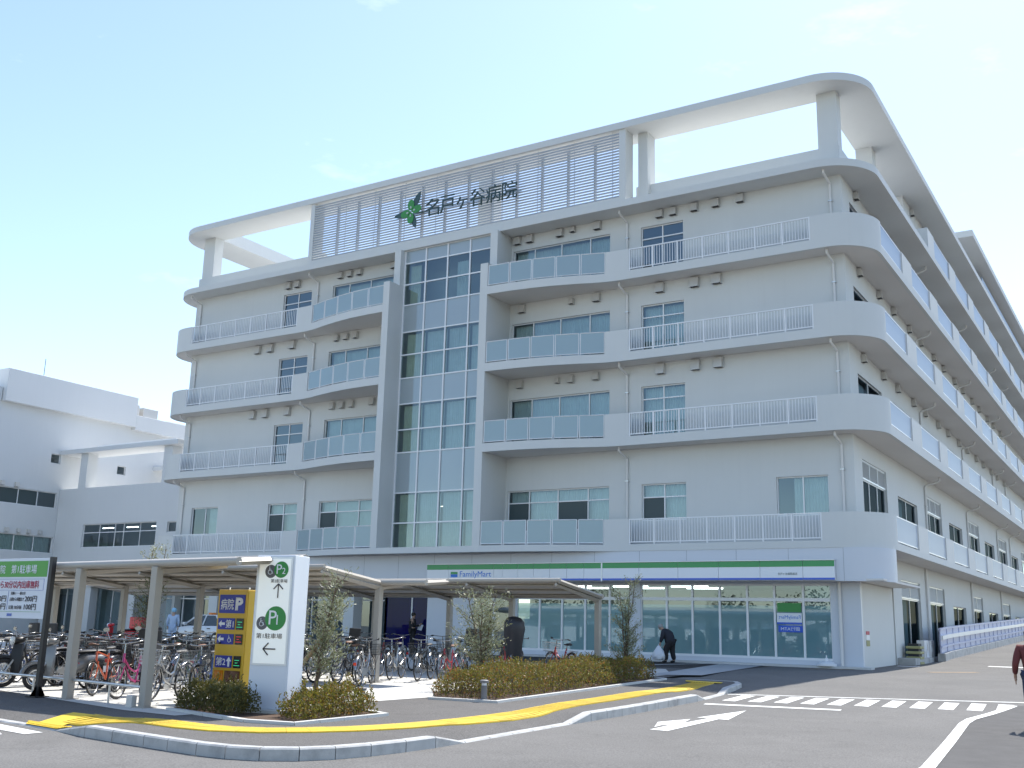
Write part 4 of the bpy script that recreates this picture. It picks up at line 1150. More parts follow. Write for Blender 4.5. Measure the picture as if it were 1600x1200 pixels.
text('letters', "第1駐車場", 'ink', py, (-.26, yf-.001, .805), (1, 0, 0), (0, 0, 1), width=.48, height=.085, extrude=.003)
arrow('arrow', (0, .64), .23, 180, 'ink', py, yf-.004, w=.011, head=.42)
py.rotation_euler = (0, 0, R(13))

# yellow parking-availability sign
ys = empty('parking_guide_sign', (-14.72, 14.2, 0)); tag(ys, 'yellow parking guide sign with blue plates and LED boxes', 'sign')
g0 = gz(-14.7, 14.2)
MB().box(-.37, .37, 0, .34, g0, 1.63).build('body', 'sign_yellow', ys, bevel=.012)
MB().box(.372, .376, .02, .32, g0+.02, 1.60).build('side_door', 'yellow_side', ys)
def plate(x0, x1, z0, z1, m, name='plate'): return MB().box(x0, x1, -.012, -.002, z0, z1).build(name, m, ys)
plate(-.32, .32, 1.21, 1.54, 'plate_blue'); plate(-.32, .10, .92, 1.12, 'plate_blue'); plate(-.32, .10, .66, .84, 'plate_blue'); plate(-.32, .10, .25, .46, 'plate_blue')
for z0, z1, m in ((.92, 1.12, 'led_green'), (.66, .84, 'led_red'), (.25, .46, 'led_green')):
    b_ = plate(.14, .32, z0, z1, 'led_black', 'led_box')
    for k, (a, c) in enumerate(((0, 1), (.2, .6), (.1, .9))): MB().box(.16+.14*a, .16+.14*c, -.016, -.012, z0+.04+.045*k, z0+.05+.045*k).build('led_line', m, b_)
plate(-.32, -.10, -.05, .20, 'beacon_amber', 'beacon'); plate(-.06, .32, -.06, .20, 'amber_dark', 'beacon')
text('letters', "病院", 'plate_white', ys, (-.28, -.014, 1.27), (1, 0, 0), (0, 0, 1), width=.33, height=.2, extrude=.003, weight=.01)
text('letters', "P", 'plate_white', ys, (.09, -.014, 1.26), (1, 0, 0), (0, 0, 1), width=.19, height=.23, extrude=.003, weight=.05)
fat_arrow('arrow', (-.22, 1.02), .16, 180, 'plate_white', ys, -.018); text('letters', "第1", 'plate_white', ys, (-.12, -.014, .945), (1, 0, 0), (0, 0, 1), width=.20, height=.15, extrude=.003, weight=.015)
fat_arrow('arrow', (-.22, .75), .16, 180, 'plate_white', ys, -.018); wheelchair('wheelchair_symbol', (-.0, .755), .14, 'plate_white', ys, -.016)
text('letters', "第2", 'plate_white', ys, (-.29, -.014, .28), (1, 0, 0), (0, 0, 1), width=.24, height=.15, extrude=.003, weight=.015); fat_arrow('arrow', (.03, .355), .17, 90, 'plate_white', ys, -.018)
for x in (-.2, .3): MB().lathe([(.015, 0), (.015, .03), (.006, .04)], (x, .1, 1.63), 8).build('bolt', 'silver', ys)

# parking-fee board cut by the left edge
fb = empty('parking_fee_board', (.31, -.22, 0)); tag(fb, 'white and green parking fee board on a black post', 'sign')
fx1, fy = -18.42, 12.98
MB().box(-20.9, fx1, fy-.02, fy+.03, 1.02, 2.15).build('board', 'board_white', fb, bevel=.006)
MB().box(-20.9, fx1-.04, fy-.026, fy-.022, 1.80, 2.10).build('header_stripe', 'board_green', fb)
p_ = MB().box(fx1+.005, fx1+.095, fy-.03, fy+.06, gz(fx1, fy), 2.17).build('post', 'black_steel', fb)
MB().box(fx1-.10, fx1+.20, fy-.13, fy+.16, gz(fx1, fy), gz(fx1, fy)+.02).build('base_plate', 'black_steel', p_)
mb = MB()
for a, b in ((-.16, 0), (.16, 0), (0, -.16), (0, .16)):
    i0 = mb.p((fx1+.05+a, fy+.015+b, gz(fx1, fy)+.02), (fx1+.05+a*.2, fy+.015+b*.2, gz(fx1, fy)+.02), (fx1+.05+a*.25, fy+.015+b*.25, gz(fx1, fy)+.22)); mb.f.append((i0, i0+1, i0+2)); mb.f.append((i0+2, i0+1, i0))
mb.build('gusset', 'black_steel', p_)
def ft(s, m, xr, z, h, w): text('letters', s, m, fb, (xr, fy-.027, z), (1, 0, 0), (0, 0, 1), width=w, height=h, extrude=.003, align='RIGHT', weight=.008)
ft("名戸ヶ谷病院　第1駐車場", 'plate_white', -18.78, 1.86, .17, 2.05)
ft("入庫から30分以内出庫無料", 'ink_red', -18.66, 1.58, .15, 1.62)
ft("入庫から1時間まで", 'ink', -19.07, 1.34, .075, .45); ft("200円", 'ink', -18.68, 1.33, .115, .36)
ft("以後 30分毎", 'ink', -19.12, 1.19, .075, .40); ft("100円", 'ink', -18.68, 1.18, .115, .36)
ft("見舞い・一般の方", 'ink', -19.04, 1.46, .06, .46)
ft("100円", 'ink', -19.63, 1.33, .115, .36); ft("100円", 'ink', -19.63, 1.18, .115, .36)
MB().box(-20.9, fx1-.10, fy-.026, fy-.022, 1.145, 1.15).build('rule_line', 'board_green', fb)
MB().box(-19.58, -19.575, fy-.026, fy-.022, 1.18, 1.53).build('rule_line', 'ink_blue', fb)
MB().box(-20.9, fx1-.10, fy-.025, fy-.022, 1.545, 1.55).build('rule_line', 'ink_blue', fb); MB().box(-20.9, fx1-.10, fy-.025, fy-.022, 1.755, 1.76).build('rule_line', 'ink_blue', fb)
MB().box(fx1-.105, fx1-.10, fy-.025, fy-.022, 1.55, 1.755).build('rule_line', 'ink_blue', fb)
MB().box(-19.55, -19.40, fy-.026, fy-.022, 1.06, 1.11).build('logo_mark', 'ink_blue', fb)

# bollard lights
mat('bollard', (.16, .16, .17), .5)
for x, y, lab in ((-11.79, 14.43, 'short dark bollard light beside the parking pylon bed'), (-11.50, 17.75, 'short dark bollard light at the near corner of the long hedge')):
    g = gz(x, y); o = empty('bollard_light', (x, y, g)); tag(o, lab, 'bollard', 'dark bollard lights')
    MB().lathe([(.075, 0), (.075, .05), (.058, .055), (.058, .30)], n=16).build('post', 'bollard', o, smooth=40)
    MB().lathe([(.05, .30), (.05, .35)], n=16).build('lens', 'pylon_white', o, smooth=40)
    MB().lathe([(.085, .35), (.088, .39), (.06, .405)], n=16).build('cap', 'bollard', o, smooth=40)

# guard rail on the ramp at the right
mat('rail_lavender', (.46, .48, .62), .5)
gr = empty('ramp_guard_rail'); tag(gr, 'lavender guard rail on a concrete kerb along the rising ramp', 'guard rail')
def base(y): return gz(-8.2, y)
ysr = [48.0+1.5*i for i in range(43)]
for k, (o0, o1, xa, xb, m, nm) in enumerate(((-.3, .30, -8.75, -8.45, 'kerb', 'concrete_base'), (.30, 1.24, -8.66, -8.62, 'rail_lavender', 'panel'), (.86, 1.02, -8.62, -8.50, 'white_metal', 'beam'), (1.24, 1.32, -8.68, -8.58, 'rail_lavender', 'top_rail'), (.52, .60, -8.62, -8.55, 'rail_lavender', 'lower_rail'))):
    mb = MB()
    i0 = len(mb.v)
    for y in ysr: mb.p((xa, y, base(y)+o0), (xb, y, base(y)+o0), (xb, y, base(y)+o1), (xa, y, base(y)+o1))
    for j in range(len(ysr)-1):
        for t in range(4): mb.f.append((i0+j*4+t, i0+j*4+(t+1) % 4, i0+(j+1)*4+(t+1) % 4, i0+(j+1)*4+t))
    mb.f.append((i0, i0+1, i0+2, i0+3))
    mb.build(nm, m, gr)
for y in ysr:
    b = base(y); MB().box(-8.62, -8.59, y-.025, y+.025, b+.30, b+1.24).build('post', 'rail_lavender', gr)
    if y < 90: MB().box(-8.60, -8.46, y+.4, y+1.0, b+.301, b+.33).build('kerb_reflector', 'paint_white', gr)
# things beside the side door
def ac_unit(x, y, rz_, lab):
    o = empty('air_conditioner', (x, y, gz(-9.7, y)), rz_); tag(o, lab, 'air conditioner', 'outdoor air conditioners by the side door')
    MB().box(-.16, .16, -.42, .42, .08, .92).build('casing', 'white_metal', o, bevel=.02)
    for s in (-.3, .3): MB().box(-.15, .15, s-.04, s+.04, 0, .08).build('foot', 'dark_gap', o)
    mb = MB()
    for r in (.09, .17, .25, .32): mb.torus((.165, -.06, .5), r, .008, 'x', 20, 4)
    mb.build('fan_grille', 'alu', o)
    return o
ac_unit(-9.15, 47.1, 0, 'white outdoor air conditioner left of the guard rail')
ac_unit(-9.15, 48.3, 0, 'white outdoor air conditioner hidden behind the guard rail end')
mat('chock_yellow', (.34, .33, .16), .7)
st = empty('stacked_wheel_ramps', (-9.15, 45.5, gz(-9.7, 45.5))); tag(st, 'stack of striped rubber wheel ramps by the side door', 'ramp stack')
for i in range(4): MB().prism([(-.28, -.35), (.28, -.35), (.28, .35), (-.28, .35)], .20*i, .20*i+.10).build('ramp', 'chock_yellow', st, bevel=.02); 
for i in range(4): MB().prism([(-.2, -.3), (.2, -.3), (.2, .3), (-.2, .3)], .20*i+.10, .20*i+.20).build('spacer', 'dark_gap', st)
dstep = MB().prism([(-9.57, 44.3), (-8.9, 44.3), (-8.9, 48.0), (-9.57, 48.0)], -.2, .32).build('door_step', 'kerb', bevel=.01); tag(dstep, kind='structure')
nt = empty('wall_notice'); tag(nt, 'small red, white and yellow notice on the corner wall', 'notice')
for z0, z1, m in ((1.16, 1.28, 'ink_red'), (.98, 1.14, 'plate_white'), (.76, .96, 'chock_yellow')): MB().box(-9.563, -9.555, 39.5, 39.98, z0, z1).build('notice_panel', m, nt)
bs = empty('banner_stand_base', (-10.75, 38.62, .055)); tag(bs, 'white water-filled banner base by the shop corner', 'stand')
MB().lathe([(.34, 0), (.34, .06), (.22, .14), (.06, .17), (.05, .26), (.03, .28)], n=18).build('tank', 'white_metal', bs, smooth=50)
MB().tube([(0, 0, .26), (0, 0, .36)], .02, 8).build('socket', 'white_metal', bs)
# ================================================================ VEGETATION
mat('bark', (.13, .095, .065), .9, var=.2, vscale=8, bump=.4, bscale=30)
mat('stake', (.36, .26, .16), .85, var=.1, vscale=6)
OL = [(.19, .21, .10), (.30, .32, .20), (.14, .165, .065), (.42, .44, .33), (.22, .24, .11)]
mat('olive_leaf', OL[0], .42, island=OL, spec=.6, trans=.25)
H1 = [(.08, .085, .020), (.12, .115, .026), (.055, .065, .016), (.16, .13, .03), (.10, .10, .022)]
H2 = [(.16, .16, .025), (.21, .18, .03), (.10, .115, .02), (.24, .13, .035), (.14, .15, .02)]
H3 = [(.17, .165, .03), (.22, .18, .035), (.09, .105, .02), (.28, .12, .04), (.14, .15, .025), (.21, .20, .035)]
mat('hedge_dark', H1[0], .5, island=H1, trans=.4); mat('hedge_yellow', H2[0], .5, island=H2, trans=.45); mat('hedge_mixed', H3[0], .5, island=H3, trans=.45)
def leaf(mb, c, d, L, w, r):
    """one pointed leaf of two triangles folded along the midrib"""
    d = Vector(d).normalized(); s = d.cross(Vector((r.uniform(-1, 1), r.uniform(-1, 1), r.uniform(-1, 1))))
    s = s.normalized() if s.length > 1e-4 else d.orthogonal().normalized()
    n = d.cross(s); c = Vector(c); t = c+d*L; m = c+d*L*.5
    i = mb.p(tuple(c), tuple(m+s*w+n*w*.3), tuple(t), tuple(m-s*w+n*w*.3))
    mb.f.append((i, i+1, i+2)); mb.f.append((i, i+2, i+3))
def olive(label, base, h, seed, spread=.55, lean=(0, 0), stake=False, n_br=16, dens=70, crown0=.25):
    r = random.Random(seed); x, y = base; g = gz(x, y)
    o = empty('olive_tree', (x, y, g)); tag(o, label, 'tree', 'young olive trees')
    tr = MB(); lv = MB()
    stems = 3 if spread < .6 else 4
    for sidx in range(stems):
        a0 = r.uniform(0, 6.28); P = [Vector((0.04*math.cos(a0), .04*math.sin(a0), 0))]
        sh = h*r.uniform(.62, .95); n = 7
        dx, dy = lean[0]+spread*.35*math.cos(a0), lean[1]+spread*.35*math.sin(a0)
        for k in range(1, n+1):
            t = k/n; P.append(Vector((dx*t*(.5+.5*t)+r.uniform(-.03, .03), dy*t*(.5+.5*t)+r.uniform(-.03, .03), sh*t)))
        tr.tube([tuple(p) for p in P], [.03*(1-.75*k/n) for k in range(n+1)], 6)
        for b in range(n_br):
            t = crown0+(1-crown0)*(b+r.random())/n_br; k = min(int(t*n), n-1); q = P[k].lerp(P[k+1], t*n-k)
            a = r.uniform(0, 6.28); L = spread*r.uniform(.45, 1.0)*(1.15-.65*t)
            up = r.uniform(.35, 1.0); d = Vector((math.cos(a), math.sin(a), up)).normalized()
            mid = q+d*L*.5+Vector((0, 0, -.02)); end = q+d*L+Vector((0, 0, .05))
            tr.tube([tuple(q), tuple(mid), tuple(end)], [.009, .006, .003], 4)
            m = int(dens*L/spread)
            for e in range(m):
                tt = r.uniform(.12, 1.06); pt = q.lerp(mid, tt*2) if tt < .5 else mid.lerp(end, tt*2-1)
                pt = pt+Vector((r.gauss(0, .045), r.gauss(0, .045), r.gauss(0, .045)))
                dd = d*.7+Vector((r.uniform(-1, 1), r.uniform(-1, 1), r.uniform(-.3, 1)))
                leaf(lv, pt, dd, r.uniform(.05, .09), r.uniform(.009, .014), r)
    tr.build('trunk', 'bark', o); lv.build('crown', 'olive_leaf', o)
    if stake: MB().tube([(.55, -.35, 0), (-.12, .08, h*.62)], .035, 6).build('support_stake', 'stake', o)
    return o
olive('leafy olive tree with a slanting stake beside the white pylon', (-12.95, 14.55), 2.40, 3, .68, (.05, .1), stake=False, n_br=18, dens=62)
olive('wide bushy olive tree at the left end of the long hedge', (-13.25, 20.3), 2.45, 5, .92, (-.08, .05), n_br=17, dens=85)
olive('slim sparse olive tree at the right end of the long hedge', (-13.25, 27.6), 2.85, 8, .62, (.05, 0), n_br=18, dens=70, crown0=.12)
olive('olive tree rising behind the bicycle shelter roof', (-22.95, 20.2-1.0), 3.75, 12, .60, (.1, 0), stake=True, n_br=16, dens=70)
stk = MB().tube([(-13.55, 14.05, gz(-13.5, 14)), (-12.75, 14.75, 1.05)], .038, 7).build('tree_stake', 'stake'); tag(stk, 'slanting pale wooden stake tied to the olive tree by the pylon', 'stake')

def hedge(label, poly, h, n, m, seed, group='clipped hedges'):
    r = random.Random(seed); o = empty('hedge', (0, 0, 0)); tag(o, label, 'hedge', group)
    xs = [p[0] for p in poly]; ys_ = [p[1] for p in poly]
    def inside(x, y):
        c = False
        for i in range(len(poly)):
            (x1, y1), (x2, y2) = poly[i], poly[i-1]
            if (y1 > y) != (y2 > y) and x < (x2-x1)*(y-y1)/(y2-y1)+x1: c = not c
        return c
    def edge(x, y):
        best = 9
        for i in range(len(poly)):
            (ax, ay), (bx, by) = poly[i], poly[i-1]; dx, dy = bx-ax, by-ay
            t = max(0, min(1, ((x-ax)*dx+(y-ay)*dy)/(dx*dx+dy*dy))); best = min(best, math.hypot(x-ax-dx*t, y-ay-dy*t))
        return best
    def top(x, y): return h*(.84+.10*math.sin(x*3.1+y*1.7)+.10*math.sin(x*7.3-y*4.1+1.0)+.05*math.sin(x*13+y*11))*min(1, .55+edge(x, y)*1.6)
    lv = MB(); k = 0
    while k < n:
        x, y = r.uniform(min(xs), max(xs)), r.uniform(min(ys_), max(ys_))
        if not inside(x, y): continue
        t = top(x, y); e = edge(x, y)
        u = r.random()
        zz = t*(1-abs(r.gauss(0, .16))) if (u < .55 and e > .18) else t*r.uniform(.12, 1.0)
        if zz < .04: continue
        k += 1
        d = (r.uniform(-1, 1), r.uniform(-1, 1), r.uniform(-.1, 1.3)); L = r.uniform(.028, .058)
        leaf(lv, (x, y, gz(x, y)+zz), d, L, L*.30, r)
    # shoots that stand out of the clipped outline
    for s in range(int(n/70)):
        x, y = r.uniform(min(xs), max(xs)), r.uniform(min(ys_), max(ys_))
        if not inside(x, y): continue
        t = top(x, y); dx, dy = r.uniform(-.08, .08), r.uniform(-.08, .08)
        for q in range(9):
            v = q/9; leaf(lv, (x+dx*v, y+dy*v, gz(x, y)+t*.9+.17*v), (r.uniform(-1, 1), r.uniform(-1, 1), .8), .045, .013, r)
    lv.build('foliage', m, o)
    st_ = MB()
    for s in range(int(n/90)):
        x, y = r.uniform(min(xs), max(xs)), r.uniform(min(ys_), max(ys_))
        if not inside(x, y): continue
        g = gz(x, y); t = top(x, y); st_.tube([(x, y, g), (x+r.uniform(-.06, .06), y+r.uniform(-.06, .06), g+t*.5), (x+r.uniform(-.1, .1), y+r.uniform(-.1, .1), g+t*.92)], [.008, .006, .003], 4)
    st_.build('stems', 'bark', o)['kind'] = 'stuff'
    return o
def bed(poly, border, name='planting_bed'):
    mb = MB(); mb.poly([(x, y, gz(x, y)+.016) for x, y in poly]); b = mb.build(name, 'soil'); tag(b, kind='structure')
    P = resample([(x, y) for x, y in border], .6); I = offset_path(P, .10)
    for i in range(len(P)-1):
        mb = MB(); q = [P[i], P[i+1], I[i+1], I[i]]
        mb.prism([(P[i][0]*.99+P[i+1][0]*.01, P[i][1]*.99+P[i+1][1]*.01), (P[i][0]*.01+P[i+1][0]*.99, P[i][1]*.01+P[i+1][1]*.99), (I[i][0]*.01+I[i+1][0]*.99, I[i][1]*.01+I[i+1][1]*.99), (I[i][0]*.99+I[i+1][0]*.01, I[i][1]*.99+I[i+1][1]*.01)], lambda x, y: gz(x, y)-.05, lambda x, y: gz(x, y)+.045)
        mb.build('border_stone', 'kerb_clean', b)
    return b
bed([(-14.6, 12.95), (-14.25, 12.55), (-12.0, 12.0), (-11.15, 12.15), (-11.1, 14.2), (-11.8, 14.5), (-14.0, 14.9)], [(-14.35, 12.55), (-12.0, 11.98), (-11.12, 12.13), (-11.05, 14.25), (-11.7, 14.55)])
bed([(-12.5, 17.55), (-11.15, 17.65), (-11.35, 20), (-11.95, 27.3), (-13.0, 28.0), (-13.9, 27.5), (-13.6, 19)], [(-12.6, 17.45), (-11.1, 17.6), (-11.3, 20), (-11.92, 27.4), (-12.9, 28.1)])
hedge('dark green hedge in front of the yellow parking sign', [(-14.55, 12.95), (-14.2, 12.6), (-12.62, 12.3), (-12.5, 12.9), (-13.3, 13.05), (-13.6, 13.9), (-14.3, 13.9)], .52, 7500, 'hedge_dark', 21)
hedge('yellow green hedge right of the white pylon', [(-12.1, 12.75), (-11.25, 12.35), (-11.2, 14.15), (-11.9, 14.45), (-12.8, 14.6), (-12.25, 13.7)], .54, 7000, 'hedge_yellow', 22)
hedge('long olive and reddish hedge between pavement and bicycle park', [(-12.75, 17.75), (-11.35, 17.8), (-11.5, 20.0), (-12.08, 27.1), (-12.9, 27.7), (-13.7, 27.2), (-13.4, 19.2)], .62, 36000, 'hedge_mixed', 23)

# ================================================================ BICYCLES
mat('tyre', (.018, .018, .019), .75); mat('chrome', (.36, .36, .36), .25, metal=1.0); mat('basket_black', (.025, .025, .027), .5); mat('basket_grey', (.30, .30, .30), .4, metal=.6); mat('rubber', (.02, .02, .022), .6)
mat('saddle_black', (.02, .02, .022), .5); mat('saddle_brown', (.16, .07, .035), .55); mat('plastic_dark', (.03, .03, .032), .5)
mat('reflector_red', (.5, .02, .02), .2, coat=.5)
FR = {'silver': (.55, .56, .56, .8), 'black': (.02, .02, .022, .0), 'red': (.42, .03, .03, .1), 'pink': (.42, .03, .16, .1), 'orange': (.55, .10, .03, .1), 'blue': (.03, .07, .22, .2), 'white': (.62, .62, .62, .0), 'green': (.03, .10, .06, .1), 'brown': (.10, .05, .03, .1), 'cream': (.48, .42, .30, 0)}
for k, v in FR.items(): mat('paint_'+k, v[:3], .3, metal=v[3], coat=.35)
WR = .33
def wheel_meshes():
    t = MB().torus((0, 0, 0), WR-.018, .018, 'y', 30, 6).mesh('tyre', 'tyre', 60)
    rb = MB().torus((0, 0, 0), WR-.043, .011, 'y', 30, 4)
    for i in range(18):
        a = 2*math.pi*i/18+(.06 if i % 2 else -.06); b = 2*math.pi*i/18
        s = .022 if i % 2 else -.022
        rb.tube([(.02*math.cos(b), s, .02*math.sin(b)), ((WR-.045)*math.cos(a), 0, (WR-.045)*math.sin(a))], .0022, 3, cap=False)
    rb.tube([(0, -.04, 0), (0, .04, 0)], .02, 8)
    return t, rb.mesh('rim', 'chrome', 60)
TYRE, RIM = wheel_meshes()
XF, XR = .56, -.52
def frame_mesh(sport=False):
    f = MB()
    hd0, hd1 = (.40, 0, .62), (.355, 0, .80)
    bb, st0, ra = (-.06, 0, .28), (-.22, 0, .76), (XR, 0, WR)
    f.tube([hd0, hd1], .022, 8)
    if sport:
        f.tube([hd1, (-.19, 0, .70)], .017, 7); f.tube([hd0, bb], .02, 7)
    else:
        f.tube([(.385, 0, .66), (.22, 0, .42), (.10, 0, .33), bb], .021, 7); f.tube([(.37, 0, .73), (.18, 0, .54), (-.02, 0, .46), (-.135, 0, .50)], .016, 7)
    f.tube([bb, st0], .018, 7)
    for s in (-.05, .05):
        f.tube([bb, (-.2, s, .30), (XR, s, WR)], .010, 6); f.tube([(-.19, s*.5, .66), (XR, s, WR)], .009, 6)
        f.tube([(.40, s*.6, .60), (.43, s, .52), (XF, s, WR)], .012, 6)
    f.tube([(.40, -.05, .61), (.40, .05, .61)], .018, 6)
    return f.mesh('frame', None, 50)
def bike_parts():
    P = {}
    P['frame'] = frame_mesh(False); P['frame_sport'] = frame_mesh(True)
    h = MB(); h.tube([(.355, 0, .80), (.335, 0, .98)], .013, 7)
    h.tube([(.10, -.28, 1.0), (.22, -.265, 1.02), (.33, -.20, 1.0), (.36, -.06, .98), (.36, .06, .98), (.33, .20, 1.0), (.22, .265, 1.02), (.10, .28, 1.0)], .011, 7)
    P['handlebar'] = h.mesh('handlebar', 'chrome', 60)
    h = MB(); h.tube([(.355, 0, .80), (.345, 0, .90), (.38, 0, .92)], .014, 7); h.tube([(.34, -.29, .93), (.38, -.1, .92), (.38, .1, .92), (.34, .29, .93)], .012, 7)
    P['handlebar_sport'] = h.mesh('handlebar', 'rubber', 60)
    g = MB()
    g.tube([(.21, .268, 1.02), (.09, .281, 1.0)], .017, 7)
    P['gripL'] = g.mesh('grip', 'rubber', 60); g = MB(); g.tube([(.21, -.268, 1.02), (.09, -.281, 1.0)], .017, 7); P['gripR'] = g.mesh('grip', 'rubber', 60)
    s = MB()                                                 # saddle: nose to tail loft
    rings = []
    for x, w, z0, z1 in ((.0, .022, .845, .875), (-.08, .035, .84, .88), (-.16, .07, .835, .89), (-.24, .10, .835, .90), (-.29, .085, .84, .905), (-.31, .05, .85, .895)):
        rings.append(s.p(*[(x-.08, w*math.cos(a), (z0+z1)/2+(z1-z0)/2*math.sin(a)) for a in [2*math.pi*k/8 for k in range(8)]]))
    for a, b in zip(rings, rings[1:]):
        for k in range(8): s.f.append((a+k, a+(k+1) % 8, b+(k+1) % 8, b+k))
    s.f.append(tuple(rings[0]+k for k in range(8))); s.f.append(tuple(rings[-1]+k for k in range(7, -1, -1)))
    P['saddle'] = s.mesh('saddle', 'saddle_black', 60)
    q = MB(); q.tube([(-.21, 0, .72), (-.235, 0, .84)], .013, 7); P['seat_post'] = q.mesh('seat_post', 'chrome', 60)
    b = MB(); x0, x1, y0, z0, z1 = .44, .74, .17, .66, .90   # wire basket, flared to the top
    def ring(z, e, r=.006): b.tube([(x0-.0, -y0-e, z), (x1+e, -y0-e, z), (x1+e, y0+e, z), (x0, y0+e, z), (x0, -y0-e, z)], r, 4)
    for k in range(5): ring(z0+(z1-z0)*k/4, .035*k/4, .006 if k in (0, 4) else .0028)
    for k in range(9):
        y = -y0+2*y0*k/8; b.tube([(x1, y, z0), (x1+.035, y*1.2, z1)], .0028, 3); b.tube([(x0, y, z0), (x0, y*1.2, z1)], .0028, 3); b.tube([(x0, y, z0), (x1, y, z0)], .0028, 3)
    for k in range(8):
        x = x0+(x1-x0)*k/7
        for s_ in (-1, 1): b.tube([(x, s_*y0, z0), (x+.035*k/7, s_*(y0+.035), z1)], .0028, 3)
    b.tube([(.42, -.05, .60), (.55, -.12, .66)], .006, 4); b.tube([(.42, .05, .60), (.55, .12, .66)], .006, 4); b.tube([(XF, -.07, WR), (.66, -.14, .66)], .006, 4); b.tube([(XF, .07, WR), (.66, .14, .66)], .006, 4)
    P['basket'] = b.mesh('basket', 'silver', None)
    m = MB()
    def guard(cx, a0, a1):
        n = 12
        for k in range(n):
            p0, p1 = R(a0+(a1-a0)*k/n), R(a0+(a1-a0)*(k+1)/n); r = WR+.022
            c0, c1 = (cx+r*math.cos(p0), WR+r*math.sin(p0)), (cx+r*math.cos(p1), WR+r*math.sin(p1))
            for (ya, yb, da, db) in ((-.03, -.012, -.012, 0), (-.012, .012, 0, 0), (.012, .03, 0, -.012)):
                def sh_(c, d): 
                    v = Vector((c[0]-cx, c[1]-WR)); v = v.normalized()*(v.length+d); return (cx+v.x, WR+v.y)
                A, B, C_, D = sh_(c0, da), sh_(c0, db), sh_(c1, db), sh_(c1, da)
                m.quad((A[0], ya, A[1]), (B[0], yb, B[1]), (C_[0], yb, C_[1]), (D[0], ya, D[1]))
    guard(XF, 35, 150); 
    P['mudguard_front'] = m.mesh('mudguard', 'chrome', 60); m = MB(); guard(XR, 20, 175); P['mudguard_rear'] = m.mesh('mudguard', 'chrome', 60)
    k = MB(); k.tube([(-.30, -.055, .70), (-.72, -.07, .70), (-.72, .07, .70), (-.30, .055, .70)], .006, 5); k.tube([(-.68, -.07, .70), (XR, -.06, WR)], .005, 4); k.tube([(-.68, .07, .70), (XR, .06, WR)], .005, 4)
    for x in (-.42, -.52, -.62): k.tube([(x, -.065, .70), (x, .065, .70)], .004, 4)
    P['rack'] = k.mesh('rear_rack', 'chrome', None)
    c = MB(); pts = arc(-.06, .28, .10, 90, 270, 8)+arc(XR, WR, .07, 270, 450, 8)
    # chain case along the right side
    poly = [(p[0], p[1]) for p in arc(-.06, .28, .105, -90, 90, 8)]+[(p[0], p[1]) for p in arc(XR, WR, .07, 90, 270, 8)]
    i0 = c.p(*[(x, -.075, z) for x, z in poly]); n = len(poly); c.p(*[(x, -.055, z) for x, z in poly])
    c.f.append(tuple(i0+t for t in range(n))); c.f.append(tuple(i0+n+t for t in range(n-1, -1, -1)))
    for t in range(n): c.f.append((i0+t, i0+n+t, i0+n+(t+1) % n, i0+(t+1) % n))
    P['chain_case'] = c.mesh('chain_case', 'silver', 40)
    pd = MB(); pd.tube([(-.06, -.08, .28), (.08, -.10, .20)], .009, 5); pd.tube([(-.06, .08, .28), (-.20, .10, .36)], .009, 5); pd.box(.03, .13, -.19, -.10, .188, .212); pd.box(-.25, -.15, .10, .19, .348, .372); pd.tube([(-.06, -.08, .28), (-.06, .08, .28)], .014, 6)
    P['pedals'] = pd.mesh('crank_and_pedals', 'plastic_dark', None)
    ks = MB(); ks.tube([(XR, .06, WR-.02), (XR-.05, .13, 0.0), (XR-.05, -.13, 0.0), (XR, -.06, WR-.02)], .009, 5); P['stand'] = ks.mesh('stand', 'chrome', 50)
    P['reflector'] = MB().box(-.885, -.865, -.03, .03, .46, .52).mesh('reflector', 'reflector_red')
    lp = MB(); lp.lathe([(.02, -.05), (.045, 0), (.048, .02)], (0, 0, 0), 10); P['lamp'] = lp.mesh('headlamp', 'chrome', 50)
    return P
BP = bike_parts()
ORD = ['first', 'second', 'third', 'fourth', 'fifth', 'sixth', 'seventh', 'eighth', 'ninth', 'tenth', 'eleventh', 'twelfth', 'thirteenth', 'fourteenth', 'fifteenth', 'sixteenth']
def bicycle(label, x, y, head, col='silver', basket=True, sport=False, lean=0.0, saddle='saddle_black', rack=True, steer=0.0, group='parked bicycles'):
    g = gz(x, y)+.006
    o = empty('bicycle', (x, y, g)); o.rotation_euler = (R(lean), 0, R(head)); tag(o, label, 'bicycle', group)
    f = link('frame', BP['frame_sport' if sport else 'frame'], o)
    if not f.data.materials: f.data.materials.append(MATS['paint_silver'])
    f.material_slots[0].link = 'OBJECT'; f.material_slots[0].material = MATS['paint_'+col]
    for nm, px_ in (('wheel', XF), ('wheel', XR)):
        w = link('wheel', TYRE, o, (px_, 0, WR), (0, rng.uniform(0, 1), 0)); link('rim', RIM, w)
    hb = link('handlebar', BP['handlebar_sport' if sport else 'handlebar'], o)
    if not sport: link('grip', BP['gripL'], hb); link('grip', BP['gripR'], hb)
    s = link('saddle', BP['saddle'], o); link('seat_post', BP['seat_post'], s)
    if saddle != 'saddle_black': s.material_slots[0].link = 'OBJECT'; s.material_slots[0].material = MATS[saddle]
    link('crank', BP['pedals'], o); link('stand', BP['stand'], o)
    if not sport:
        link('mudguard', BP['mudguard_front'], o); r_ = link('mudguard', BP['mudguard_rear'], o); link('reflector', BP['reflector'], r_); link('chain_case', BP['chain_case'], o)
        if rack: link('rear_rack', BP['rack'], o)
        link('headlamp', BP['lamp'], o, (.50, .07, .60), (0, R(100), 0))
    if basket:
        bk_ = link('basket', BP['basket'], o); bk_.material_slots[0].link = 'OBJECT'; bk_.material_slots[0].material = MATS[basket if isinstance(basket, str) else rng.choice(['basket_black', 'basket_black', 'basket_grey'])]
    return o
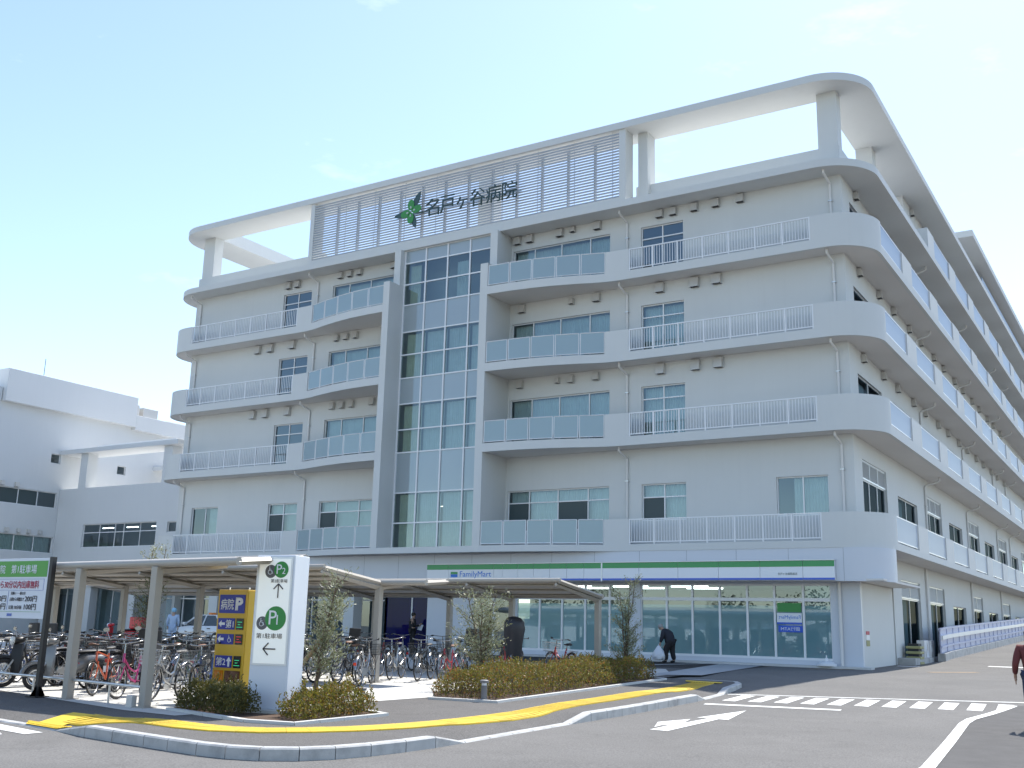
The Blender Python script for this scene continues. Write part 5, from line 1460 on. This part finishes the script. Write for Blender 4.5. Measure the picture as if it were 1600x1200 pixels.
def child_seat(o, side='rear'):
    mb = MB(); x = -.52
    mb.prism([(x-.16, -.15), (x+.16, -.15), (x+.16, .15), (x-.16, .15)], .74, .80); mb.prism([(x-.18, -.15), (x-.12, -.17), (x-.12, .17), (x-.18, .15)], .80, 1.22); mb.prism([(x-.14, -.17), (x+.12, -.17), (x+.12, -.13), (x-.14, -.13)], .80, .98); mb.prism([(x-.14, .13), (x+.12, .13), (x+.12, .17), (x-.14, .17)], .80, .98)
    return mb.build('child_seat', 'plastic_dark', o, bevel=.02)
# row nearest the street
b = bicycle('dark blue bicycle with basket next to the yellow sign', -15.2, 14.25, -64, 'blue', lean=4)
b = bicycle('silver bicycle with a large wire basket behind the nearest column', -15.85, 13.85, -74, 'silver', basket='silver', lean=-4)
b = bicycle('magenta pink city bicycle beside the nearest shelter column', -16.75, 13.85, -70, 'pink', basket=False, lean=3); child_seat(b)
b = bicycle('orange red sport bicycle with flat handlebar by the low rail', -17.75, 14.0, -60, 'orange', basket=False, sport=True, lean=6)
rows = []
cols_dark = ['black', 'black', 'silver', 'green', 'black', 'blue', 'brown', 'black', 'silver', 'black', 'red', 'black', 'silver', 'black', 'blue', 'black']
def row(desc, x0, x1, n, y, head, seed, cols, jitter=.12):
    r = random.Random(seed)
    for i in range(n):
        x = x0+(x1-x0)*i/(n-1)+r.uniform(-.06, .06); col = cols[i % len(cols)]
        bk = r.random() < .78
        o = bicycle(f"{col} bicycle, {ORD[i]} from the right in the {desc} row", x, y+r.uniform(-jitter, jitter), head+r.uniform(-9, 9)+(180 if r.random() < .15 else 0), col, basket=bk, sport=(r.random() < .10), lean=r.uniform(-4, 4), saddle='saddle_brown' if r.random() < .25 else 'saddle_black')
        if r.random() < .15: child_seat(o)
row('dark front shelter', -16.4, -24.6, 11, 16.4, -70, 31, ['black', 'black', 'green', 'black', 'silver', 'black', 'brown', 'red', 'black', 'blue', 'black'])
row('crowded second', -17.9, -24.2, 9, 15.25, -68, 35, ['black', 'brown', 'black', 'black', 'green', 'black', 'blue', 'black', 'black'])
row('inner dark', -17.2, -24.8, 10, 17.85, 105, 36, ['black', 'black', 'blue', 'black', 'brown', 'black', 'black', 'green', 'black', 'black'])
row('middle shelter near side', -15.95, -25.8, 15, 19.75, 107, 32, ['silver', 'black', 'silver', 'black', 'black', 'silver', 'blue', 'black', 'black', 'green', 'black', 'silver', 'black', 'black', 'brown'])
row('middle shelter far side', -15.3, -25.0, 13, 22.0, -72, 33, ['red', 'black', 'silver', 'black', 'black', 'white', 'black', 'blue', 'black', 'silver', 'black', 'black', 'green'])
row('back shelter', -16.3, -25.4, 14, 26.0, 107, 34, ['red', 'red', 'silver', 'silver', 'white', 'silver', 'red', 'black', 'silver', 'black', 'blue', 'black', 'silver', 'black'])
bicycle('small red bicycle with dark basket right of the covered child seat', -14.55, 26.2, 150, 'red', basket=True, lean=6)
# the black rain cover over a child seat bicycle
o = bicycle('black bicycle under a tall black child seat rain cover', -15.55, 25.6, 110, 'black', basket=False)
mb = MB(); rings = []
for z, a, b_, cx_ in ((.42, .20, .19, -.50), (.60, .24, .22, -.50), (.85, .25, .24, -.50), (1.05, .30, .27, -.48), (1.25, .33, .29, -.47), (1.42, .30, .27, -.50), (1.54, .20, .19, -.53), (1.58, .06, .06, -.55)):
    rings.append(mb.p(*[(cx_+a*math.cos(t), b_*math.sin(t)*(1+.05*math.sin(3*t+z*9)), z) for t in [2*math.pi*k/16 for k in range(16)]]))
for a, b_ in zip(rings, rings[1:]):
    for k in range(16): mb.f.append((a+k, a+(k+1) % 16, b_+(k+1) % 16, b_+k))
mb.f.append(tuple(rings[-1]+k for k in range(16)))
mat('rain_cover', (.022, .022, .028), .45); mb.build('rain_cover', 'rain_cover', o, smooth=70)
# ================================================================ VEHICLES
mat('car_white', (.70, .72, .74), .25, coat=.6); mat('car_silver', (.45, .46, .48), .28, metal=.6, coat=.5); mat('car_dark', (.02, .022, .03), .25, coat=.7)
mat('car_glass', (.02, .03, .035), .05, coat=.4); mat('lamp_red', (.45, .02, .015), .2, coat=.5); mat('lamp_clear', (.75, .77, .78), .1, coat=.6); mat('orange_lamp', (.75, .20, .02), .3)
mat('scooter_grey', (.20, .20, .20), .3, metal=.4, coat=.4); mat('post_red', (.55, .01, .015), .3, coat=.4)
def loft(mb, secs, close=True):
    n = len(secs[0]); rings = [mb.p(*s) for s in secs]
    for a, b in zip(rings, rings[1:]):
        for k in range(n): mb.f.append((a+k, a+(k+1) % n, b+(k+1) % n, b+k))
    mb.f.append(tuple(rings[0]+k for k in range(n-1, -1, -1))); mb.f.append(tuple(rings[-1]+k for k in range(n)))
    return mb
def car(name, label, x, y, head, paint, cat='car', taxi=False, group=None):
    o = empty(name, (x, y, rz(x, y) if y < 10 else gz(x, y)), R(head)); tag(o, label, cat, group)
    # lower body: sections from nose to tail, x forward
    S_ = []
    for X, w, z0, z1, cr in ((2.34, .55, .35, .58, .05), (2.25, .74, .24, .70, .06), (1.9, .83, .20, .78, .05), (1.2, .85, .19, .86, .03), (.75, .86, .19, .92, .02), (-.2, .86, .19, .93, .02), (-1.15, .86, .19, .94, .02), (-1.75, .85, .20, .93, .03), (-2.15, .80, .24, .88, .04), (-2.33, .62, .34, .80, .04)):
        S_.append([(X, -w*.86, z0), (X, -w, z0+.14), (X, -w, z1-.18), (X, -w*.93, z1-.04), (X, -w*.55, z1+cr*.3), (X, w*.55, z1+cr*.3), (X, w*.93, z1-.04), (X, w, z1-.18), (X, w, z0+.14), (X, w*.86, z0)])
    mb = MB(); loft(mb, S_); mb.build('body', paint, o, smooth=45)
    # cabin glass and roof
    mb = MB(); loft(mb, [[(1.02, -.70, .90), (1.02, .70, .90), (.98, .70, .91), (.98, -.70, .91)], [(.28, -.60, 1.36), (.28, .60, 1.36), (.0, .60, 1.38), (.0, -.60, 1.38)]]) if False else None
    base_, top_ = [(1.05, .74), (-1.55, .74)], [(.32, .58), (-1.0, .58)]
    g = MB()
    A = [(1.05, -.74, .90), (1.05, .74, .90), (-1.58, .74, .92), (-1.58, -.74, .92)]; B = [(.30, -.58, 1.36), (.30, .58, 1.36), (-1.02, .58, 1.37), (-1.02, -.58, 1.37)]
    i = g.p(*A); g.p(*B)
    for k in range(4): g.f.append((i+k, i+(k+1) % 4, i+4+(k+1) % 4, i+4+k))
    g.build('cabin_glass', 'car_glass', o)
    r_ = MB(); r_.prism([(.34, -.60), (-1.06, -.60), (-1.06, .60), (.34, .60)], 1.355, 1.40)
    for (p, q) in ((A[0], B[0]), (A[1], B[1]), (A[2], B[2]), (A[3], B[3])): r_.tube([p, q], .045, 6)
    for s in (-1, 1): r_.tube([(-.32, s*.75, .92), (-.36, s*.595, 1.36)], .04, 6)
    r_.build('roof', paint, o, bevel=.02)
    for X in (1.42, -1.38):
        for s in (-1, 1):
            w = MB().lathe([(.31, -.10), (.31, .10)], n=20).mesh('wheel', 'tyre', 40)
            wo = link('wheel', w, o, (X, s*.76, .31), (R(90), 0, 0)); link('hubcap', MB().lathe([(.20, -.108), (.20, .108)], n=16).mesh('hubcap', 'silver', 40), wo)
    for s in (-1, 1):
        MB().box(2.20, 2.30, s*.62-.14, s*.62+.14, .54, .68).build('headlight', 'lamp_clear', o, bevel=.02); MB().box(-2.30, -2.20, s*.60-.16, s*.60+.16, .62, .80).build('tail_light', 'lamp_red', o, bevel=.02)
        MB().box(.72, .86, s*.90-.09, s*.90+.09, .93, 1.05).build('mirror', paint, o, bevel=.02)
        MB().box(.02, .22, s*.868-.012, s*.868+.012, .76, .80).build('door_handle', 'black_steel', o); MB().box(-.98, -.78, s*.868-.012, s*.868+.012, .76, .80).build('door_handle', 'black_steel', o)
    if taxi:
        MB().prism([(-.15, -.16), (.08, -.16), (.08, .16), (-.15, .16)], 1.40, 1.50).build('roof_lamp', 'orange_lamp', o, bevel=.03)
    return o
car('taxi', 'white taxi with an orange roof lamp behind the bicycle shelter', -38.7, 36.1, 176, 'car_white', 'taxi', taxi=True)

def scooter(label, x, y, head, paint, box=None, lean=4, seat='saddle_black', name='scooter', group='parked scooters', big=False):
    o = empty(name, (x, y, gz(x, y)+.006)); o.rotation_euler = (R(lean), 0, R(head)); tag(o, label, 'scooter', group)
    r = .25 if not big else .29
    for X in (.62, -.62):
        w = link('wheel', MB().torus((0, 0, 0), r-.042, .042, 'y', 26, 8).mesh('tyre', 'tyre', 60), o, (X, 0, r))
        hb = MB().torus((0, 0, 0), r-.11, .02, 'y', 20, 5)
        for k in range(5): a = 2*math.pi*k/5; hb.tube([(0, 0, 0), ((r-.11)*math.cos(a), 0, (r-.11)*math.sin(a))], .016, 5)
        hb.tube([(0, -.06, 0), (0, .06, 0)], .04, 8); link('rim', hb.mesh('rim', 'silver', 50), w)
    def ring(X, w, z0, z1, n=10): return [(X, w*math.cos(2*math.pi*k/n), (z0+z1)/2+(z1-z0)/2*math.sin(2*math.pi*k/n)) for k in range(n)]
    mb = MB(); loft(mb, [ring(-.92, .06, .55, .66), ring(-.82, .13, .46, .72), ring(-.6, .17, .42, .74), ring(-.35, .18, .34, .74), ring(-.16, .15, .26, .66), ring(-.08, .10, .22, .40)]); mb.build('rear_body', paint, o, smooth=60)
    mb = MB(); loft(mb, [ring(-.80, .11, .72, .78), ring(-.62, .14, .71, .81), ring(-.30, .14, .70, .79), ring(-.05, .10, .69, .76), ring(.0, .04, .70, .74)]); mb.build('seat', seat, o, smooth=60)
    MB().box(-.12, .36, -.15, .15, .22, .28).build('floorboard', paint, o, bevel=.03)
    mb = MB(); loft(mb, [[(.34, -.16, .24), (.40, -.17, .24), (.46, 0, .24), (.40, .17, .24), (.34, .16, .24), (.38, 0, .24)], [(.34, -.21, .55), (.38, -.21, .55), (.52, 0, .55), (.38, .21, .55), (.34, .21, .55), (.42, 0, .55)], [(.30, -.15, .86), (.33, -.15, .86), (.44, 0, .86), (.33, .15, .86), (.30, .15, .86), (.36, 0, .86)]]); mb.build('leg_shield', paint, o, smooth=50)
    mb = MB(); loft(mb, [ring(.22, .06, .90, 1.0), ring(.32, .13, .86, 1.02), ring(.42, .12, .86, 1.0), ring(.48, .06, .89, .97)]); mb.build('headset', paint, o, smooth=60)
    MB().lathe([(.075, -.02), (.085, .02), (.05, .04)], n=14).build('headlight', 'lamp_clear', o, smooth=50).matrix_local = Matrix.Translation((.47, 0, .93)) @ Matrix.Rotation(R(85), 4, 'Y')
    h = MB(); h.tube([(.22, -.34, .99), (.28, -.2, .98), (.30, 0, .97), (.28, .2, .98), (.22, .34, .99)], .014, 7)
    hbar = h.build('handlebar', 'rubber', o)
    for s in (-1, 1):
        m = MB(); m.tube([(.26, s*.24, .99), (.28, s*.30, 1.16)], .007, 5); mo = m.build('mirror', 'chrome', o)
        q = MB(); i0 = q.p(*[(.28, s*.32+.065*math.cos(a), 1.20+.042*math.sin(a)) for a in [2*math.pi*k/14 for k in range(14)]]); q.p(*[(.30, s*.32+.05*math.cos(a), 1.20+.03*math.sin(a)) for a in [2*math.pi*k/14 for k in range(14)]])
        q.f.append(tuple(i0+k for k in range(13, -1, -1))); q.f.append(tuple(i0+14+k for k in range(14)))
        for k in range(14): q.f.append((i0+k, i0+(k+1) % 14, i0+14+(k+1) % 14, i0+14+k))
        q.build('mirror_head', 'chrome', mo)
    f = MB(); f.tube([(.40, -.06, .62), (.62, -.07, r)], .022, 6); f.tube([(.40, .06, .62), (.62, .07, r)], .022, 6); f.build('fork', 'silver', o)
    m = MB(); m.torus((.62, 0, r), r+.03, .045, 'y', 12, 6, R(10), R(150)); m.build('front_mudguard', paint, o, smooth=60)
    MB().box(-.95, -.90, -.07, .07, .56, .63).build('tail_light', 'lamp_red', o, bevel=.01); MB().box(-.97, -.945, -.09, .09, .38, .50).build('number_plate', 'plate_white', o)
    MB().tube([(-.1, -.14, .22), (-.55, -.17, .24), (-.85, -.17, .32)], [.03, .045, .045], 8).build('exhaust', 'chrome', o, smooth=60)
    if box: MB().box(-1.08, -.55, -.26, .26, .80, 1.28).build('cargo_box', box, o, bevel=.04)
    return o
scooter('grey scooter with round mirrors behind the fee board post', -19.2, 14.2, -104, 'scooter_grey', lean=5)
scooter('dark scooter cut by the left edge under the fee board', -20.45, 14.3, -98, 'black_steel', lean=5, big=True)
scooter('black scooter beside the grey one in the front row', -18.75, 15.1, 130, 'car_dark', lean=-4)
scooter('red delivery scooter with a red cargo box near the entrance', -37.6, 30.0, 205, 'post_red', box='post_red', lean=3, group='delivery scooters')

# ================================================================ PEOPLE
mat('skin', (.42, .26, .18), .55); mat('hair_grey', (.30, .29, .28), .7); mat('hair_dark', (.02, .017, .015), .6)
mat('cloth_navy', (.022, .024, .035), .85); mat('cloth_black', (.014, .014, .017), .85); mat('cloth_pale_blue', (.42, .52, .66), .85); mat('cloth_cap', (.30, .55, .72), .8)
mat('cloth_rust', (.13, .03, .028), .85); mat('cloth_jeans', (.03, .04, .09), .85); mat('shoe', (.02, .02, .02), .5); mat('bag_white', (.86, .88, .92), .35, trans=.3); mat('paper', (.7, .72, .75), .6)
def skin_mesh(name, verts, edges, m, parent, root=0, sub=1):
    me = bpy.data.meshes.new(name); me.from_pydata([v[:3] for v in verts], edges, []); me.update()
    o = bpy.data.objects.new(name, me); COL.objects.link(o)
    o.modifiers.new('skin', 'SKIN'); sb = o.modifiers.new('sub', 'SUBSURF'); sb.levels = sub; sb.render_levels = sub
    if not me.skin_vertices:
        with bpy.context.temp_override(object=o, active_object=o): 
            try: bpy.ops.mesh.customdata_skin_add()
            except Exception: pass
    for i, v in enumerate(verts):
        r_ = v[3]; me.skin_vertices[0].data[i].radius = (r_, r_ if len(v) < 5 else v[4])
    me.skin_vertices[0].data[root].use_root = True
    dg = bpy.context.evaluated_depsgraph_get(); dg.update()
    out = bpy.data.meshes.new_from_object(o.evaluated_get(dg)); bpy.data.objects.remove(o)
    out.polygons.foreach_set('use_smooth', [True]*len(out.polygons)); out.materials.clear(); out.materials.append(MATS[m]); out.name = name
    q = bpy.data.objects.new(name, out); COL.objects.link(q)
    if parent is not None: q.parent = parent
    return q
def fingers(V, E, hand, d, side, spread):
    """palm end plus five bent fingers hanging in direction d"""
    d = Vector(d).normalized(); s = Vector(spread).normalized(); base_ = len(V)
    h = Vector(V[hand][:3])
    for k, (off, L) in enumerate(((-.030, .062), (-.010, .075), (.010, .072), (.030, .055))):
        a = h+s*off+d*.045; b = a+d*L*.55; c = b+d*L*.45+Vector((side[0], side[1], side[2]))*.018
        i = len(V); V += [(*a, .011), (*b, .0095), (*c, .008)]; E += [(hand, i), (i, i+1), (i+1, i+2)]
    a = h+s*-.045+d*.005; b = a+s*-.018+d*.035; i = len(V); V += [(*a, .012), (*b, .009)]; E += [(hand, i), (i, i+1)]
def person(label, x, y, z, head, J, top, legs, hair='hair_dark', shoe='shoe', coat=None, cap=None, bulk=1.0):
    o = empty('person', (x, y, z), R(head)); tag(o, label, 'person')
    V, E = [], []
    def add(p, r, par=None):
        V.append((*p, r)); i = len(V)-1
        if par is not None: E.append((par, i))
        return i
    pel = add(J['pel'], .12); ch1 = add(J['sp'], .115, pel); ch = add(J['ch'], .125, ch1); nk = add(J['nk'], .055, ch); h0 = add(J['h0'], .078, nk); h1 = add(J['h1'], .088, h0); h2 = add(J['h2'], .06, h1)
    for s in ('L', 'R'):
        sh_ = add(J['sh'+s], .06, ch); el = add(J['el'+s], .042, sh_); wr = add(J['wr'+s], .028, el); ha = add(J['ha'+s], .034, wr)
        d = Vector(J['ha'+s])-Vector(J['wr'+s]); fingers(V, E, ha, d, (.6, 0, -.2), (1, 0, 0) if abs(d.z) > .7*d.length else (0, 0, 1))
        hp = add(J['hp'+s], .085, pel); kn = add(J['kn'+s], .058, hp); an = add(J['an'+s], .038, kn); to = add(J['to'+s], .032, an)
    skin_mesh('body', V, E, 'skin', o)
    off = .018
    V, E = [], []
    def A2(p, r, par=None):
        V.append((*p, r)); i = len(V)-1
        if par is not None: E.append((par, i))
        return i
    low = Vector(J['pel'])-Vector((0, 0, .04 if not coat else coat))
    p0 = A2(tuple(low), (.15 if not coat else .17)*bulk); a = A2(J['sp'], .145*bulk, p0); c = A2(J['ch'], .15*bulk, a); n = A2(tuple(Vector(J['ch']).lerp(Vector(J['nk']), .75)), .075, c)
    for s in ('L', 'R'):
        q = A2(J['sh'+s], .08*bulk, c); e = A2(J['el'+s], .06*bulk, q); w = A2(tuple(Vector(J['el'+s]).lerp(Vector(J['wr'+s]), .92)), .046, e)
    skin_mesh('jacket', V, E, top, o)
    V, E = [], []
    p0 = A2(J['pel'], .135)
    for s in ('L', 'R'):
        q = A2(J['hp'+s], .10*bulk, p0); k = A2(J['kn'+s], .078*bulk, q); an = A2(tuple(Vector(J['kn'+s]).lerp(Vector(J['an'+s]), 1.02)), .062*bulk, k)
    skin_mesh('trousers', V, E, legs, o)
    for s in ('L', 'R'):
        V, E = [], []; a = A2(tuple(Vector(J['an'+s])+Vector((-.03, 0, -.015))), .045); b_ = A2(tuple(Vector(J['an'+s]).lerp(Vector(J['to'+s]), .6)+Vector((0, 0, -.005))), .045, a); c = A2(tuple(Vector(J['to'+s])+Vector((.04, 0, 0))), .034, b_)
        skin_mesh('shoe', V, E, shoe, o)
    # face: nose, ears, eyes, mouth; hair cap
    f = Vector(J.get('face', (1, 0, 0))).normalized(); up = (Vector(J['h1'])-Vector(J['h0'])).normalized(); sd = up.cross(f).normalized(); f = sd.cross(up)
    c = Vector(J['h1'])*.6+Vector(J['h0'])*.4
    def blob(nm, ctr, r3, m):
        mb = MB(); n_, m_ = 10, 7; rings = []
        for i in range(1, m_):
            ph = math.pi*i/m_; rings.append(mb.p(*[tuple(ctr+f*r3[0]*math.sin(ph)*math.cos(t)+sd*r3[1]*math.sin(ph)*math.sin(t)+up*r3[2]*math.cos(ph)) for t in [2*math.pi*k/n_ for k in range(n_)]]))
        for p, q in zip(rings, rings[1:]):
            for k in range(n_): mb.f.append((p+k, q+k, q+(k+1) % n_, p+(k+1) % n_))
        mb.f.append(tuple(rings[0]+k for k in range(n_))); mb.f.append(tuple(rings[-1]+k for k in range(n_-1, -1, -1)))
        return mb.build(nm, m, o, smooth=80)
    blob('nose', c+f*.092-up*.005, (.02, .013, .022), 'skin'); blob('mouth', c+f*.082-up*.052, (.010, .024, .006), 'cloth_rust')
    for s in (-1, 1): blob('ear', c+sd*s*.082-up*.005, (.016, .008, .028), 'skin'); blob('eye', c+f*.080+sd*s*.033+up*.022, (.008, .013, .007), 'hair_dark')
    hc = Vector(J['h1'])+up*.012-f*.012
    blob('cap' if cap else 'hair', hc, (.10, .098, .095) if not cap else (.115, .112, .11), cap or hair)
    return o
OLD = dict(pel=(-.04, 0, .80), sp=(.03, 0, .98), ch=(.15, 0, 1.12), nk=(.28, 0, 1.20), h0=(.34, 0, 1.22), h1=(.39, 0, 1.29), h2=(.40, 0, 1.33), shL=(.17, .17, 1.13), elL=(.22, .22, .90), wrL=(.30, .21, .70), haL=(.33, .20, .64), shR=(.17, -.17, 1.13), elR=(.20, -.22, .89), wrR=(.27, -.22, .69), haR=(.30, -.21, .63),
           hpL=(-.04, .09, .76), knL=(.14, .10, .43), anL=(.12, .10, .08), toL=(.24, .10, .035), hpR=(-.04, -.09, .76), knR=(-.04, -.09, .43), anR=(-.12, -.09, .09), toR=(-.0, -.09, .035), face=(.9, 0, -.35))
op = person('stooped person in dark clothes walking past the shop', -16.2, 37.55, gz(-16, 37.55)+.008, 178, OLD, 'cloth_navy', 'cloth_black', hair='hair_grey', coat=.26, bulk=1.42)
# carrier bag hanging from the hand
bag = empty('carrier_bag', (-16.56, 37.33, gz(-16, 37.4)+.02)); tag(bag, 'white plastic carrier bag held by the stooped person', 'bag')
mb = MB(); rings = []
for zz, a, b_ in ((.10, .10, .09), (.13, .17, .13), (.25, .19, .14), (.40, .14, .11), (.52, .07, .06), (.60, .03, .03)):
    rings.append(mb.p(*[(a*math.cos(t)*(1+.12*math.sin(5*t+zz*17)), b_*math.sin(t)*(1+.1*math.sin(4*t+zz*11)), zz) for t in [2*math.pi*k/18 for k in range(18)]]))
for p, q in zip(rings, rings[1:]):
    for k in range(18): mb.f.append((p+k, p+(k+1) % 18, q+(k+1) % 18, q+k))
mb.f.append(tuple(rings[0]+k for k in range(17, -1, -1))); mb.build('bag_body', 'bag_white', bag, smooth=50).scale = (1.35, 1.2, 1.0)
mb = MB(); mb.tube([(-.02, .02, .58), (-.01, 0, .66), (.02, -.02, .58)], .008, 5); mb.build('bag_handle', 'bag_white', bag)
STAND = dict(pel=(0, 0, .92), sp=(0, 0, 1.08), ch=(.0, 0, 1.27), nk=(.01, 0, 1.42), h0=(.03, 0, 1.48), h1=(.03, 0, 1.57), h2=(.02, 0, 1.62), shL=(0, .18, 1.34), elL=(-.02, .24, 1.08), wrL=(.08, .22, .88), haL=(.11, .21, .81), shR=(0, -.18, 1.34), elR=(-.02, -.24, 1.08), wrR=(.08, -.22, .88), haR=(.11, -.21, .81),
             hpL=(0, .09, .88), knL=(.02, .10, .48), anL=(-.02, .10, .08), toL=(.10, .10, .035), hpR=(0, -.09, .88), knR=(.02, -.10, .48), anR=(-.02, -.10, .08), toR=(.10, -.10, .035))
person('person in a pale blue gown and light blue cap behind the bicycles', -37.2, 32.5, gz(-37, 32.5)+.008, 128, STAND, 'cloth_pale_blue', 'cloth_pale_blue', coat=.28, cap='cloth_cap')
WALK = dict(STAND); WALK.update(elL=(-.08, .25, 1.08), wrL=(.10, .27, .90), haL=(.14, .27, .84), elR=(-.14, -.25, 1.09), wrR=(-.22, -.25, .86), haR=(-.25, -.25, .79), knL=(.22, .10, .50), anL=(.28, .10, .09), toL=(.41, .10, .04), knR=(-.08, -.10, .48), anR=(-.36, -.10, .12), toR=(-.25, -.10, .035))
person('person in a rust jacket and jeans cut by the right edge', -2.215, 20.3, rz(-2.1, 20.3)+.014, 95, WALK, 'cloth_rust', 'cloth_jeans')
READ = dict(STAND); READ.update(elR=(.04, -.22, 1.08), wrR=(.26, -.14, 1.12), haR=(.32, -.11, 1.15))
person('person in black clothes reading paper before the blue glazing', -29.2, 39.05, gz(-29, 39), 60, READ, 'cloth_black', 'cloth_black')
pp = MB().box(-.10, .10, -.003, .003, -.14, .14).build('paper_sheet', 'paper'); pp.location = (-28.95, 39.30, 1.02); pp.rotation_euler = (R(-25), R(12), R(20)); tag(pp, 'white sheet of paper held before the blue glazing', 'paper')

# ================================================================ ACROSS THE STREET (mirrored in the shop glass)
mat('leaf_big', (.06, .09, .03), .6, island=[(.04, .065, .02), (.07, .10, .03), (.09, .12, .04)], trans=.2)
def street_tree(label, x, y, h, seed):
    r = random.Random(seed); o = empty('street_tree', (x, y, rz(x, y))); tag(o, label, 'tree', 'street trees opposite the shop')
    t = MB(); lv = MB(); t.tube([(0, 0, 0), (.05, .05, h*.35), (0, .1, h*.7)], [.16, .12, .05], 8)
    for k in range(9):
        a = r.uniform(0, 6.28); z0 = h*r.uniform(.3, .65); c = Vector((math.cos(a)*h*.2, math.sin(a)*h*.2, z0+h*.2)); t.tube([(0, .05, z0), tuple(c)], [.06, .02], 5)
        for e in range(90):
            q = c+Vector((r.gauss(0, .55), r.gauss(0, .55), r.gauss(0, .5))); leaf(lv, q, (r.uniform(-1, 1), r.uniform(-1, 1), r.uniform(-.5, 1)), r.uniform(.2, .4), .09, r)
    t.build('trunk', 'bark', o); lv.build('crown', 'leaf_big', o)
for i, (x, y, h) in enumerate(((-27, -13, 6.2), (-33.5, -14, 5.4), (-46, -12, 6.6), (-53, -15, 5.8))):
    street_tree(f"street tree reflected in the shop glass, {ORD[i]} from the right", x, y, h, 60+i)
car('parked_car', 'white car across the street, mirrored in the shop glass', -30, -4.0, 4, 'car_white', group='cars parked across the street')
car('parked_car', 'silver car across the street, mirrored in the shop glass', -36, -4.4, 4, 'car_silver', group='cars parked across the street')
car('parked_car', 'dark car across the street, mirrored in the shop glass', -42.5, -4.8, 4, 'car_dark', group='cars parked across the street')
ob = empty('opposite_house'); tag(ob, 'low pale house across the street, mirrored in the shop glass', 'building')
MB().box(-60, -22, -30, -22, -1.2, 2.4).build('wall', 'annex_wall', ob)
mb = MB(); mb.prism([(-61, -30.6), (-21, -30.6), (-21, -21.4), (-61, -21.4)], 2.4, 2.7); mb.build('roof', 'kerb', ob)
for i in range(8): MB().box(-57.5+4.5*i, -55.2+4.5*i, -22.0, -21.96, .2, 1.6).build('window', 'car_glass', ob)
